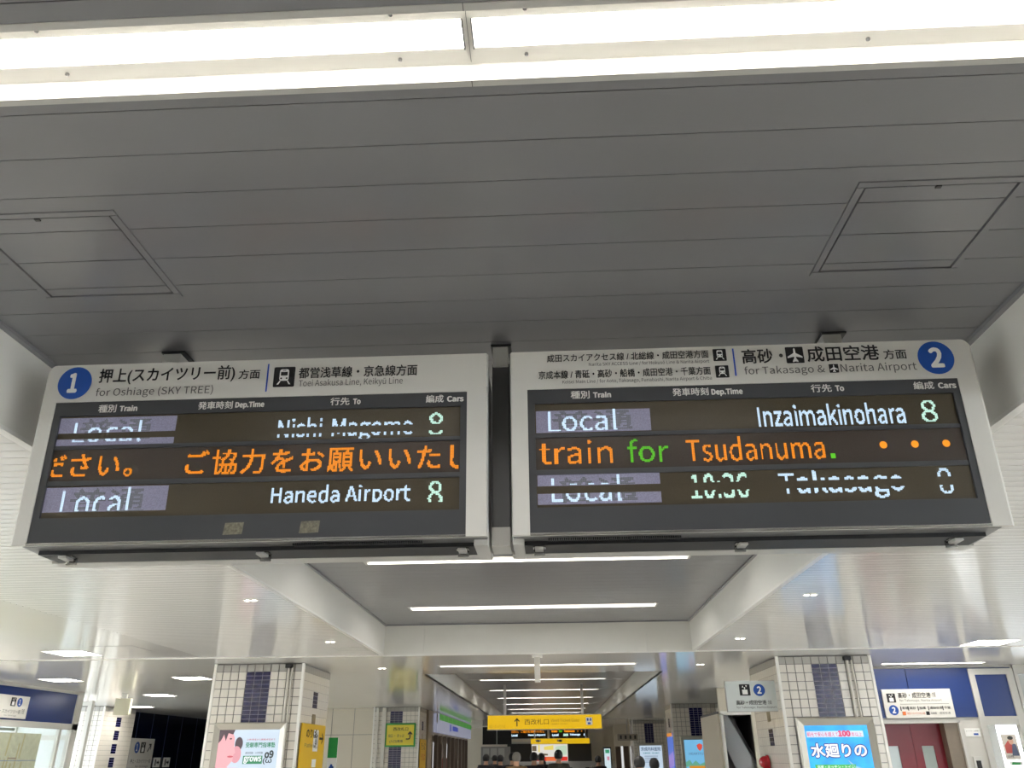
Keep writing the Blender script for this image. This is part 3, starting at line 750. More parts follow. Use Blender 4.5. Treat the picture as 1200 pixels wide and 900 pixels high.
PT('京成内科医院', .06, .94, .06, .22, scr('poster_clinic_ink', (60, 82, 110), .8), pp, bold=.02); PT('診療時間・受付案内', .14, .86, .28, .34, scr('poster_clinic_teal', (60, 140, 150), .8), pp, bold=.02)
for v in (.42, .5, .58, .66): PF('line_print', scr('poster_clinic_grey', (130, 150, 172), .8), [[(.2,v),(.8,v),(.8,v+.03),(.2,v+.03)]])

# ------------------------------------------------------------------ flat boards on the pillars
def board(name, label, cat, loc, rz, w, h, m, depth=.02, edge=None, group=None):
    """Flat board; local x runs to the reader's right, origin at lower left of the face."""
    t = thing(name, label, cat, loc, rz, group=group)
    p = B('plate', m, (0, w, 0, depth, 0, h), t, .002)
    if edge:
        e = edge[1]
        MB().box(-e, w+e, -.004, depth, -e, 0).box(-e, w+e, -.004, depth, h, h+e).box(-e, 0, -.004, depth, 0, h).box(w, w+e, -.004, depth, 0, h).build('edge_frame', edge[0], t)
    return t
R90 = math.pi/2
t = board('yellow_poster', 'yellow guidance poster on the side of the tiled pillar', 'poster', (-3.985, 13.55, .9), R90, 1.40, 1.21, yellow_p)
text('のりば', .25, .85, 1.00, 1.14, black_ink, t, -.003, .02); text('Platform', .2, .8, .86, .92, grey_ink, t, -.003)
flat('white_patch', white_ink, [[(.68,.80),(.98,.80),(.98,1.13),(.68,1.13)], [(.7,.56),(.95,.56),(.95,.68),(.7,.68)]], t, -.003)
text('ご案内', .72, .94, .84, 1.1, grey_ink, t, -.004, .02)
arrow(1.18, 1.0, .26, 90, black_ink, t, -.004)
text('西改札口 東口', .3, 1.05, .40, .50, mat('olive_ink', (110, 92, 30)), t, -.003, .02); text('West Gate East Gate', .2, 1.1, .31, .36, mat('olive_ink', (110, 92, 30)), t, -.003)
t = board('green_notice', 'small green and white notice at the rear edge of the pillar', 'notice', (-4.03, 15.42, 1.2), 0, .17, .73, white_ink, .02)
flat('green_field', green_m, [[(0,.40),(.17,.40),(.17,.73),(0,.73)]], t, -.003); text('t', .04, .13, .12, .30, blue_ink, t, -.003, .03)
yg = mat('yellow_notice', (232, 214, 74), rough=.5)
t = board('gate_notice', 'yellow ticket gate notice with green edge and bent arrow', 'notice', (-5.06, 26.14, 1.93), 0, .84, .57, yg, .03, (green_m, .045))
text('西改札口', .2, .66, .40, .50, black_ink, t, -.004, .01); text('出口 ・ きっぷ', .06, .54, .22, .31, grey_ink, t, -.004, .01); arrow(.68, .26, .26, 0, black_ink, t, -.006, True); text('(入口)専用', .1, .5, .06, .15, grey_ink, t, -.004, .01)
t = board('side_poster', 'narrow yellow notice on the inner side of the second tiled pillar', 'poster', (-4.04, 26.35, 1.0), R90, 1.2, 1.1, yellow_p)
text('きっぷ', .2, 1.0, .8, 1.0, black_ink, t, -.003); text('うりば', .2, 1.0, .5, .7, mat('red_ink', (190, 40, 30)), t, -.003)
t = board('blue_banner', 'violet and blue advert on the inner side of the pillar', 'poster', (3.63, 27.5, 1.0), -R90, 1.2, 1.2, scr('banner_blue', (70, 110, 206), .9))
flat('banner_violet', scr('banner_violet', (150, 130, 210), .9), [[(.0,.2),(1.2,.3),(1.2,.7),(0,.55)]], t, -.003); flat('banner_orange', scr('banner_orange', (220, 140, 50), .9), [[(0,1.1),(1.2,1.1),(1.2,1.2),(0,1.2)]], t, -.003)
# projecting sign for platform two
t = board('platform_sign', 'white platform 2 elevator sign projecting from the tiled pillar', 'sign', (2.83, 13.78, 2.215), 0, .80, .45, mat('sign_pale', (214, 220, 218), rough=.35), .06, (alu, .008))
elevator_icon(.215, .235, .17, t, -.006); disc_number(.53, .315, .092, '2', t, -.006)
text('高砂・成田空港', .14, .62, .095, .165, black_ink, t, -.006, .01); text('方面', .645, .70, .10, .16, black_ink, t, -.006)
text('for Takasago, Narita Airport', .14, .77, .035, .075, grey_ink, t, -.006)
# red alarm lamp
t = thing('alarm_lamp', 'round red alarm lamp on the side of the tiled pillar', 'lamp', (3.594, 14.75, 1.47), -R90)
mb = MB(); 
prof = [(.115, 0), (.115, -.03), (.10, -.035), (.095, -.09), (.07, -.13), (.03, -.15)]
for i in range(len(prof)-1):
    (ra, ya), (rb, yb) = prof[i], prof[i+1]
    for s in range(20):
        p, q = 2*math.pi*s/20, 2*math.pi*(s+1)/20
        mb.face([(ra*math.cos(p), ya, ra*math.sin(p)), (ra*math.cos(q), ya, ra*math.sin(q)), (rb*math.cos(q), yb, rb*math.sin(q)), (rb*math.cos(p), yb, rb*math.sin(p))])
mb.face([(.03*math.cos(2*math.pi*s/20), -.15, .03*math.sin(2*math.pi*s/20)) for s in range(20)])
mb.build('dome', mat('red_lamp', (170, 20, 34), rough=.15, coat=.5), t)
B('cabinet', maroon, (-.3, .3, -.04, 0, -.9, -.14), t, .01)

# ------------------------------------------------------------------ elevator front, waiting area windows
EY = 15.42
we = struct(MB().box(5.08, 5.85, EY, EY+.4, 0, ZL-.002).box(5.85, 7.13, EY, EY+.4, 2.06, ZL-.002).box(7.13, 8.30, EY, EY+.06, 2.10, ZL-.002).box(7.13, 7.50, EY, EY+.4, 0, 2.10).build('wall_elevator', mat('elevator_wall', (206, 204, 198), rough=.4)))
for a, b in ((5.08, 6.395), (6.405, 7.50)): B('fascia_panel', blue_panel, (a, b, EY-.03, EY, 2.15, ZL-.04), we, .003)
B('fascia_rail', mat('navy_rail', (26, 44, 92), rough=.3), (7.5, 8.26, EY-.03, EY, ZL-.075, ZL-.04), we)
MB().box(5.78, 5.85, EY-.04, EY, 0, 2.10).box(7.13, 7.17, EY-.04, EY, 0, 2.10).box(5.78, 7.17, EY-.04, EY, 2.06, 2.12).build('door_surround', alu_light, we)
dr = struct(MB().box(5.85, 6.90, EY+.25, EY+.29, 0, 2.06).build('door_1', maroon))
for a, b in ((5.855, 6.375), (6.38, 6.90)):
    m0 = (a+b)/2; q0, q1 = (a+.05, a+.26) if a < 6 else (a+.14, b-.17)
    leaf = MB().box(a, q0, EY+.21, EY+.25, .01, 2.055).box(q1, b, EY+.21, EY+.25, .01, 2.055).box(q0, q1, EY+.21, EY+.25, 1.70, 2.055).box(q0, q1, EY+.21, EY+.25, .01, .6).build('door_leaf', maroon, dr)
    B('glass_pane', mat('door_glass', (176, 190, 188), rough=.08), (q0, q1, EY+.225, EY+.235, .6, 1.70), leaf)
struct(B('wall_reveal', stone_rev, (6.90, 7.13, EY+.02, EY+.4, 0, 2.06)))
t = board('platform_sign', 'white platform 2 route sign on the blue elevator fascia', 'sign', (5.90, EY-.07, 2.145), 0, 1.20, .475, mat('sign_white_board', (226, 224, 218), rough=.4), .04)
elevator_icon(.07, .255, .15, t, -.004); disc_number(.15, .13, .083, '2', t, -.004)
text('高砂・成田空港', .27, .84, .325, .42, black_ink, t, -.004, .012); text('方面', .87, .93, .34, .42, black_ink, t, -.004)
text('for Takasago, Narita Airport', .28, 1.02, .26, .31, grey_ink, t, -.004)
flat('rule', grey_ink, [[(.28,.224),(1.13,.224),(1.13,.230),(.28,.230)]], t, -.004)
for x, s in ((.30, '青砥'), (.43, '高砂'), (.60, '船橋'), (.78, '成田空港'), (1.03, '千葉')):
    flat('mark', black_ink, [[(x-.03,.12),(x-.015,.12),(x-.015,.19),(x-.03,.19)]], t, -.004); text(s, x, x+.055*len(s), .14, .185, black_ink, t, -.004, .01)
flat('orange_mark', mat('orange_ink', (226, 120, 60)), [[(.29,.045),(.35,.045),(.35,.105),(.29,.105)]], t, -.004); text('成田スカイアクセス線', .37, .68, .055, .095, mat('orange_ink', (226, 120, 60)), t, -.004)
flat('black_mark', black_ink, [[(.70,.045),(.76,.045),(.76,.105),(.70,.105)]], t, -.004); text('北総線', .78, .88, .055, .095, black_ink, t, -.004); text('成田空港', .93, 1.12, .055, .095, black_ink, t, -.004)
t = thing('call_panel', 'elevator call button panel on the pale wall beside maroon doors', 'button panel', (7.33, EY, 1.1))
B('plate', alu_light, (-.075, .075, -.02, 0, 0, .42), t, .003); B('indicator', slot_m, (-.04, .04, -.026, -.02, .2, .36), t); MB().cyl((0,-.026,.1), .02, .006, 'y', 14).build('button', white_ink, t)
t = board('small_notice', 'small white notice above the elevator call panel', 'notice', (7.22, EY-.012, 1.84), 0, .26, .13, white_ink, .01)
text('エレベーターご利用案内', .02, .24, .075, .10, grey_ink, t, -.003); flat('blue_line', blue_ink, [[(.14,.02),(.22,.02),(.22,.05),(.14,.05)]], t, -.003)
# glazed bay right of the elevator: blue upper pane, clear lower pane
w1 = struct(MB().box(7.50, 7.60, EY-.06, EY+.06, 0, 2.95).box(8.16, 8.28, EY-.06, EY+.06, 0, 2.95).box(7.60, 8.16, EY-.06, EY+.06, 2.10, 2.16).box(7.60, 8.16, EY-.05, EY+.05, 2.02, 2.10).box(7.60, 8.16, EY-.06, EY+.06, 2.85, 2.95).build('window_1', frame_m))
B('blue_pane', blue_panel, (7.60, 8.16, EY-.03, EY-.01, 2.16, 2.85), w1)
B('glass_pane', glass_m, (7.60, 8.16, EY, EY+.01, .05, 2.02), w1)
B('inner_post', frame_m, (7.74, 7.92, EY+.3, EY+.4, 0, 2.3), w1)
t = board('film_poster', 'portrait poster with red and dark print behind the glazed bay', 'poster', (7.80, EY-.03, 1.47), 0, .26, .40, mat('poster_paper', (224, 216, 206), rough=.5), .006)
flat('red_print', mat('print_red', (196, 84, 78)), [[(.03,.10),(.15,.10),(.18,.22),(.10,.30),(.03,.22)]], t, -.003); flat('face_print', mat('print_skin', (222, 176, 150)), [ell(.15, .29, .04, .055)], t, -.004); flat('hair_print', black_ink, [ell(.15, .34, .048, .03)], t, -.0045); flat('dark_print', mat('print_slate', (84, 92, 120)), [[(.12,.06),(.24,.06),(.22,.24),(.16,.25)]], t, -.0035); text('火災予防', .03, .14, .03, .07, black_ink, t, -.004, .01)
t = board('green_sticker', 'small green and white sticker under the portrait poster', 'notice', (7.84, EY-.03, 1.38), 0, .22, .06, white_ink, .005)
flat('green_band', green_m, [[(.03,.01),(.17,.01),(.19,.045),(.05,.05)]], t, -.003)
# window wall right, bright outdoors
w2 = struct(MB().box(8.30, 8.36, EY-.05, EY+.05, 0, ZL-.002).box(8.36, XR, EY-.05, EY+.05, 2.86, ZL-.002).box(8.36, XR, EY-.05, EY+.05, 2.14, 2.24).box(9.9, 9.98, EY-.05, EY+.05, 0, 2.86).build('window_2', frame_m))
B('glass_pane', mat('frosted_bay_glass', (205, 210, 212), rough=.4, alpha=.72), (8.36, XR, EY, EY+.01, 0, 2.86), w2)  # frosting added to hold back daylight and its ceiling reflection
# escalator opening between right pillars
struct(MB().box(3.9, 5.9, 20.0, 20.1, 2.45, ZL-.002).box(4.62, 6.5, 19.98, 20.1, 0, 2.45).build('wall_escalator', wall_m))
t = thing('escalator', 'steep escalator with steel side and black handrail in a dark opening', 'escalator', (3.95, 20.15, 0))
shaft = mat('shaft_grey', (96, 96, 98), rough=.6)
B('shaft_end', shaft, (-.03, .9, 2.2, 2.3, 0, 2.45), t); B('shaft_side', shaft, (.80, .9, .0, 2.2, 0, 2.45), t); B('shaft_side', wall_m, (-.08, -.03, .0, 2.3, 0, 2.45), t); B('shaft_top', shaft, (-.08, .9, .0, 2.3, 2.45, 2.5), t)
MB().box(-.03, .02, -.17, 0, 0, 2.45).box(-.03, .67, -.17, 0, 2.42, 2.50).build('portal_frame', white_trim, t)
def slab(name, m, pts, y0, y1):
    mb = MB().face([(p[0], y0, p[1]) for p in pts]).face([(p[0], y1, p[1]) for p in pts])
    for i in range(len(pts)):
        p, q = pts[i], pts[(i+1) % len(pts)]; mb.face([(p[0], y0, p[1]), (q[0], y0, q[1]), (q[0], y1, q[1]), (p[0], y1, p[1])])
    mb.build(name, m, t)
slab('side_panel', mat('escalator_steel', (176, 180, 186), rough=.2, metal=.9), [(.02,2.42),(.19,2.42),(.74,1.31),(.79,1.2),(.79,.2),(.70,.2),(.23,1.31),(.02,1.85)], .10, .14)
slab('handrail', mat('handrail_rubber', (40, 40, 42), rough=.4), [(.19,2.42),(.25,2.42),(.79,1.30),(.79,1.2),(.74,1.31)], .04, .12)
slab('shade_sheet', dark_m, [(.02,1.83),(.23,1.29),(.70,.2),(.02,.2)], .16, .20)  # charcoal sheet laid in for the shade below the steel side
# ------------------------------------------------------------------ right-hand outer walls
wr = struct(MB().box(XR, XR+.15, YB, YF, 0, .9).box(XR, XR+.15, YB, YF, 2.75, 3.56).box(XR, XR+.15, 4.2, 10.1, .9, 2.75).box(XR, XR+.15, 11.6, 15.5, .9, 2.75).build('wall_right', wall_m))  # solid bays put in to keep window glare off the ceiling
gw = struct(B('window_right_offscreen', glass_m, (XR+.06, XR+.07, YB, YF, .9, 2.75)))  # unseen glazing, added along the wall as daylight fill
for y in np.arange(YB, YF, 2.95): B('mullion', frame_m, (XR+.02, XR+.12, y, y+.09, .9, 2.75), gw)
struct(B('wall_inner', wall_m, (5.9, 6.0, 20.1, YF, 0, ZL-.002)))
# ------------------------------------------------------------------ left-hand side
wl = struct(MB().box(XL-.15, XL, YB, YF, 0, .9).box(XL-.15, XL, YB, YF, 2.75, 3.56).build('wall_left', wall_m))
gw = struct(B('window_left_offscreen', glass_m, (XL-.07, XL-.06, YB, YF, .9, 2.75)))  # unseen glazing run end to end to fill the hall with daylight
for y in np.arange(YB, YF, 2.95): B('mullion', frame_m, (XL-.12, XL-.02, y, y+.09, .9, 2.75), gw)
# glazed waiting room with blue fascia
LX = -10.8
t = thing('waiting_room_front', 'glazed waiting room front with dark blue fascia and grey frame', 'glazed front', (LX, 9.0, 0), R90)
# local x runs along +Y of the room, local -y faces the concourse
yy = lambda v: v-9.0
B('fascia_panel', blue_panel, (yy(9.0), yy(18.80), 0, .04, 2.34, 2.955), t, .003)
MB().box(yy(9), yy(19.05), -.02, .06, 2.955, ZL-.001).box(yy(9), yy(19.05), -.02, .06, 2.22, 2.34).box(yy(18.82), yy(19.05), -.02, .08, 0, 2.955).box(yy(16.0), yy(16.06), -.02, .06, 0, 2.22).box(yy(18.36), yy(18.44), -.02, .06, 0, 2.22).build('frame', frame_m, t)
B('glass_pane', mat('green_glass', (196, 214, 200), rough=.03, alpha=.22), (yy(9), yy(18.82), .01, .02, 0, 2.22), t)
B('inner_rail', slot_m, (yy(15.9), yy(16.9), .06, .08, 2.15, 2.20), t)
t2 = board('map_board', 'large street map behind the waiting room glass', 'map', (LX-.12, 15.2, 1.0), R90, 2.75, 1.12, mat('map_paper', (216, 206, 178), rough=.5, noise=.16, nscale=9.), .02)
rd = mat('map_road', (196, 170, 96), rough=.5); rl = mat('map_line', (150, 110, 90), rough=.5)
for i in range(26):
    x, z = random.uniform(.1, 2.5), random.uniform(.1, 1.0)
    if i % 2: flat('map_street', rl if i % 4 == 1 else rd, [[(x, z), (min(2.7, x+random.uniform(.1,.4)), z+random.uniform(-.05,.05)), (min(2.7, x+.3), z+.03), (x, z+.025)]], t2, -.003-i*.0001)
    else: flat('map_street', rd, [[(x, max(.02,z-.3)), (x+.04, max(.02,z-.3)), (x+.07, min(1.1, z+.2)), (x+.03, min(1.1, z+.2))]], t2, -.003-i*.0001)
flat('map_fold', blue_ink, [[(0,.60),(2.75,.60),(2.75,.612),(0,.612)]], t2, -.007)
t = board('platform_sign', 'white platform 1 sign mounted on the dark blue fascia', 'sign', (LX+.06, 15.55, 2.37), R90, 1.42, .42, mat('sign_white_board', (226, 224, 218)), .04)
elevator_icon(.82, .22, .16, t, -.004); disc_number(1.11, .30, .085, '1', t, -.004)
text('押上・スカイツリー前', .35, 1.2, .085, .16, grey_ink, t, -.004); text('方面', 1.23, 1.32, .09, .19, grey_ink, t, -.004); text('for Oshiage', .7, 1.1, .03, .06, grey_ink, t, -.004)
# glazed end beyond the waiting room
w3 = struct(MB().box(-12.7, -12.58, 20.48, 20.6, 0, 2.93).box(-10.9, -10.8, 20.48, 20.6, 0, 2.93).box(-14.4, -10.9, 20.5, 20.6, 2.05, 2.16).box(-14.4, -10.9, 20.5, 20.6, 2.82, 2.92).build('window_3', frame_m))
w3.location.x = -.55
B('glass_pane', mat('frosted_glass', (214, 222, 226), rough=.35), (-14.4, -11.3, 20.55, 20.56, 0, 2.82), w3)
t = thing('hanging_box', 'blank cream hanging sign box near the navy wall', 'sign', (-10.08, 19.5, 2.55))
B('case', mat('cream_box', (226, 222, 196), rough=.5), (-.18, .18, 0, .12, 0, .36), t, .006); B('ceiling_mount', white_trim, (-.06, .06, .03, .09, .36, ZL-2.55), t)
nw = struct(B('wall_navy', navy_wall, (-13.6, -13.5, 25.95, 37.0, 0, ZL-.002)))
for y in (26.7, 27.35, 28.4, 29.5, 30.7, 32.0, 33.4, 35.0): B('joint', mat('navy_joint', (70, 82, 104), rough=.4), (-13.502, -13.495, y, y+.025, 0, ZL-.003), nw)
B('cover_strip', alu, (-13.51, -13.47, 26.9, 26.96, 0, ZL-.003), nw)
struct(B('wall_navy_end', navy_wall, (-13.6, -5.7, 37.0, 37.1, 0, ZL-.002)))
t = board('platform_sign', 'white platform 1 elevator sign on the dark navy wall', 'sign', (-13.44, 27.05, 1.2), R90, 1.6, 1.03, mat('sign_white_board', (226, 224, 218)), .04)
disc_number(.42, .76, .17, '1', t, -.004); elevator_icon(.66, .60, .32, t, -.004); arrow(1.28, .76, .34, 45, black_ink, t, -.006); text('押上・スカイツリー前', .12, 1.5, .30, .42, black_ink, t, -.004); text('for Oshiage', .5, 1.4, .16, .24, grey_ink, t, -.004)
for i, y in enumerate((28.85, 29.6)):
    t = board('exit_pictogram', 'small square pictogram sign on the navy wall, '+('next to the platform 1 sign' if i == 0 else 'farther from the platform 1 sign'), 'sign', (-13.46, y, 1.36), R90, .5, .30, white_ink, .02, group='pictograms on the navy wall')
    flat('figure', black_ink, [[(.1,.05),(.18,.05),(.18,.25),(.1,.25)], [(.22,.12),(.34,.12),(.34,.07),(.43,.15),(.34,.23),(.34,.18),(.22,.18)]], t, -.003)
# cream service wall and shop front on the left
cw = struct(B('wall_cream', wall_m, (-7.6, -5.49, 26.6, 26.7, 0, ZL-.002)))
for x in (-6.9, -6.2): B('joint', grout, (x, x+.012, 26.595, 26.6, 0, ZL-.003), cw)
B('joint', grout, (-7.6, -5.49, 26.595, 26.6, 2.24, 2.252), cw)
sf = thing('convenience_shop', 'convenience shop front with bronze frames and glass doors', 'shop front', (-4.05, 28.0, 0), R90)
br = mat('bronze_frame', (116, 104, 90), rough=.4); tan = mat('tan_panel', (170, 156, 132), rough=.45)
B('back_panel', mat('shop_inside', (108, 92, 78), rough=.6), (0, 13.4, .5, .6, 0, 2.4), sf)
B('pier', tan, (0, .9, 0, .3, 0, ZL-.002), sf); B('lintel', tan, (.9, 13.4, .05, .3, 2.3, ZL-.002), sf)
for x in (1.0, 2.3, 3.6, 4.9, 6.2, 7.6, 9.0, 10.4, 11.8, 13.1): B('mullion', br, (x, x+.16, 0, .12, 0, 2.3), sf)
for x in (3.9, 4.5, 7.9, 8.5, 8.9): B('lit_slit', scr('shop_lit', (228, 230, 232), .9), (x, x+.30, .42, .45, .9, 2.1), sf)
B('red_goods', mat('goods_red', (150, 50, 50)), (7.0, 9.6, .40, .49, 1.0, 1.55), sf)
t = thing('shop_fascia_sign', 'long white and green lit shop fascia sign on the left wall', 'sign', (-3.9, 29.1, 2.36), R90)
B('case', scr('fascia_white', (206, 210, 236), .36), (0, 12.2, 0, .14, 0, .60), t, .01)
B('green_band', scr('fascia_green', (70, 150, 60), .55), (.5, 12.2, -.012, 0, .40, .60), t)
for i in range(8): flat('panel_gap', scr('fascia_pale_green', (120, 184, 110), .8), [[(1.6+i*1.35,.40),(1.7+i*1.35,.40),(1.7+i*1.35,.60),(1.6+i*1.35,.60)]], t, -.014)
flat('blue_mark', scr('fascia_blue', (30, 60, 160), .8), [[(3.6,.12),(4.0,.12),(4.0,.36),(3.6,.36)], [(4.5,.16),(6.4,.16),(6.4,.32),(4.5,.32)]], t, -.003)
MB().cyl((-.1, .0, .3), .02, ZL-2.67, 'z', 8).build('hanging_rod', alu, t)
# ------------------------------------------------------------------ hanging signs along the axis
t = thing('ticket_gate_sign', 'long yellow West Ticket Gate sign with up arrow hung from posts', 'sign', (-.205, 24.0, 2.275))
B('case', yellow_m, (-1.595, 1.595, 0, .14, 0, .36), t, .008)
MB().box(-1.61, 1.61, -.004, .15, .36, .378).box(-1.61, 1.61, -.004, .15, -.018, 0).build('edge_trim', alu, t)
arrow(-.77, .185, .22, 0, black_ink, t, -.006); text('西改札口', -.56, .12, .115, .265, black_ink, t, -.004, .0); text('West Ticket Gate', .18, .97, .18, .265, mat('olive_ink', (110, 92, 30)), t, -.004); text('西検票口 서쪽개찰구', .20, .65, .11, .145, mat('olive_ink', (110, 92, 30)), t, -.004)
text('出口・きっぷうりば', -1.55, -1.10, .045, .12, mat('olive_ink', (110, 92, 30)), t, -.004)
flat('toilet_panel', white_ink, [rrect(1.16, 1.34, .09, .29, .02)], t, -.004); flat('toilet_figures', blue_ink, [[(1.19,.20),(1.235,.20),(1.235,.27),(1.19,.27)], [(1.265,.20),(1.31,.20),(1.31,.27),(1.265,.27)], [(1.21,.11),(1.29,.11),(1.29,.16),(1.21,.16)]], t, -.0055)
for x in (-1.11, 1.08): B('hanging_post', alu_light, (x-.035, x+.035, .03, .11, .378, ZC-2.275), t)
t = thing('ceiling_drop_post', 'slim white post dropping from the low ceiling above the walkway', 'post', (-.2, 12.95, 2.62))
B('tube', pipe_m, (-.045, .045, -.04, .04, 0, ZL-2.62-.015), t, .004); B('ceiling_plate', white_trim, (-.08, .08, -.08, .08, ZL-2.62-.018, ZL-2.62), t)
# far departure boards at the ticket gate
for side, x, rows_ in ((-1, -1.25, (('ださい。 ご協力をお願いいたし', led_o, .03, 1.80, .27, .40), ('Local', led_w, .08, .40, .10, .22), ('Haneda Airport 8', led_w, .95, 1.85, .10, .22))), (1, .87, (('train', led_o, .04, .36, .28, .40), ('for', led_gr, .44, .62, .28, .40), ('Tsudanuma', led_o, .70, 1.26, .28, .40), ('・・・', led_o, 1.4, 1.85, .30, .36), ('Local', led_w, .08, .42, .10, .22), ('10:36', led_g, .66, .92, .10, .22), ('Takasago', led_w, 1.0, 1.55, .10, .22), ('8', led_w, 1.72, 1.80, .10, .22)))):
    t = thing('departure_board', 'far departure board by the ticket gate '+('ending in Haneda Airport row' if side < 0 else 'ending in Takasago row'), 'departure board', (x-1.0, 45.0, 2.42), group='far departure boards')
    B('case', black_m, (0, 2.0, 0, .3, 0, .85), t); B('frame', alu, (-.04, 2.04, .01, .29, -.03, .88), t)
    for s, m, a, b, c, d in rows_: text(s, a+.05, b+.05, c, d, m, t, -.006, .03)
    for q in (.3, 1.7): B('hanging_post', alu, (q-.03, q+.03, .1, .2, .85, ZL-2.42), t)
t = thing('gate_sign', 'yellow overhead strip sign below the far departure boards', 'sign', (-1.1, 44.2, 2.15))
B('case', yellow_m, (0, 3.0, 0, .12, 0, .24), t, .01); flat('panel', white_ink, [[(.25,.1),(.5,.1),(.5,.2),(.25,.2)], [(1.35,.1),(1.6,.1),(1.6,.2),(1.35,.2)]], t, -.004); flat('mark', black_ink, [[(.33,.08),(.42,.08),(.42,.2),(.33,.2)], [(1.45,.08),(1.58,.08),(1.58,.18),(1.45,.18)]], t, -.005)
for q in (.2, 2.8): B('hanging_post', alu, (q-.03, q+.03, .03, .09, .24, ZL-2.15), t)
# video screen wall above the gates
t = thing('screen_wall', 'charcoal wall panel holding a bright advert screen over the gates', 'screen', (-.15, 46.0, 1.33))
B('charcoal_panel', dark_m, (-2.25, -.95, 0, .2, 0, .86), t); B('charcoal_panel', dark_m, (.95, 2.2, 0, .2, 0, .86), t); B('header', alu, (-2.25, 2.2, -.01, .2, .86, .95), t)
s = B('screen', scr('screen_warm_white', (226, 222, 214)), (-.95, .95, -.01, .1, 0, .82), t)
def SP(name, m, polys, y=-.013): flat(name, m, polys, s, y)
SP('red_band', scr('screen_red', (214, 50, 40)), [[(-.93,.02),(.93,.02),(.93,.22),(-.93,.22)]]); SP('orange_band', scr('screen_orange', (226, 110, 60)), [[(-.2,.03),(.4,.03),(.4,.2),(-.2,.2)]], -.014)
SP('room_print', scr('screen_brown', (120, 104, 84), .8), [[(-.93,.5),(-.7,.5),(-.7,.75),(-.93,.75)], [(-.5,.3),(-.1,.28),(-.1,.36),(-.5,.4)]]); SP('yellow_print', scr('screen_yellow', (232, 214, 110)), [[(-.6,.45),(-.52,.45),(-.52,.8),(-.6,.8)], [(-.3,.55),(.2,.55),(.2,.78),(-.3,.7)]]); SP('green_print', scr('screen_green', (190, 214, 190)), [[(.3,.3),(.9,.3),(.9,.78),(.3,.7)]])
struct(B('wall_gate_daylight', mat('gate_daylight_white', (226, 226, 224), rough=.5), (-3.4, 3.4, 47.0, 47.1, 0, 1.33)))  # white sheet stands in for the daylight beyond the gates
struct(B('wall_over_gate', wall_m, (-7.6, 5.9, 47.0, 47.1, 1.33, ZL-.002)))
for i in range(7):
    t = thing('ticket_gate', 'grey ticket gate machine in the row under the advert screen', 'ticket gate', (-2.7+i*.9, 45.6, 0), group='ticket gates in a row')
    B('body', alu_light, (-.12, .12, 0, 1.4, 0, 1.0), t, .03); B('reader', slot_m, (-.1, .1, .05, .35, 1.0, 1.04), t); B('sensor_top', dark_m, (-.08, .08, .5, 1.2, 1.0, 1.02), t)
t = thing('black_display', 'pair of tall black display panels left of the yellow gate sign', 'display', (-3.6, 44.5, 2.15))
for a, b in ((0, .72), (.76, 1.5)): B('panel', black_m, (a, b, 0, .1, 0, .84), t, .01)
B('post', alu, (.72, .76, .02, .08, 0, .84), t)
t = thing('counter_cabinet', 'grey counter and cupboards below the black display panels', 'cabinet', (-3.7, 44.8, 0))
B('body', mat('counter_grey', (140, 138, 134)), (0, 1.5, 0, .5, 0, 2.05), t)
for x in (.1, .5, .9): B('door', mat('counter_pale', (176, 174, 168)), (x, x+.32, -.02, 0, 1.55, 1.98), t)
# right far side: small signs, digital signage, bright slits
t = thing('digital_signage', 'tall lit digital notice with green heading near the far pillar', 'display', (2.38, 38.0, 0))
B('case', slot_m, (-.17, .17, 0, .1, .5, 1.92), t, .01); B('stand', dark_m, (-.25, .25, -.1, .2, 0, .5), t)
s = B('screen', scr('signage_white', (206, 226, 232)), (-.13, .13, -.006, 0, 1.0, 1.86), t); flat('heading', scr('signage_green', (60, 150, 110)), [[(-.09,1.68),(.09,1.68),(.09,1.82),(-.09,1.82)]], s, -.010); flat('blocks', scr('signage_pink', (206, 130, 150)), [[(-.02,1.4),(.08,1.4),(.08,1.55),(-.02,1.55)]], s, -.010)
sw = thing('side_shops', 'beige far wall with brown doors and bright slits past the pillars', 'wall', (3.1, 43.6, 0))
B('wall', wall_m, (0, 2.6, 0, .1, 0, ZL-.002), sw)
for x in (.05, .45, 1.9): B('door', mat('far_brown', (92, 76, 62)), (x, x+.25, -.03, 0, 0, 2.0), sw)
for x in (.32, .78, 2.3): B('lit_slit', scr('shop_lit', (228, 230, 232), .9), (x, x+.10, -.035, 0, .6, 2.0), sw)
t = board('hanging_notice', 'grey hanging sign with small dark figures near the far pillars', 'sign', (2.75, 36.5, 2.15), 0, .85, .25, mat('grey_notice', (150, 142, 128)), .05)
flat('figures', slot_m, [[(.1+i*.2,.06),(.18+i*.2,.06),(.18+i*.2,.2),(.1+i*.2,.2)] for i in range(4)], t, -.003); B('ceiling_rod', alu, (.4,.44,.01,.04,.25,ZL-2.15), t)
cwall = struct(B('wall_far_right', wall_m, (5.12, 5.9, 40.8, 40.9, 0, ZL-.002)))

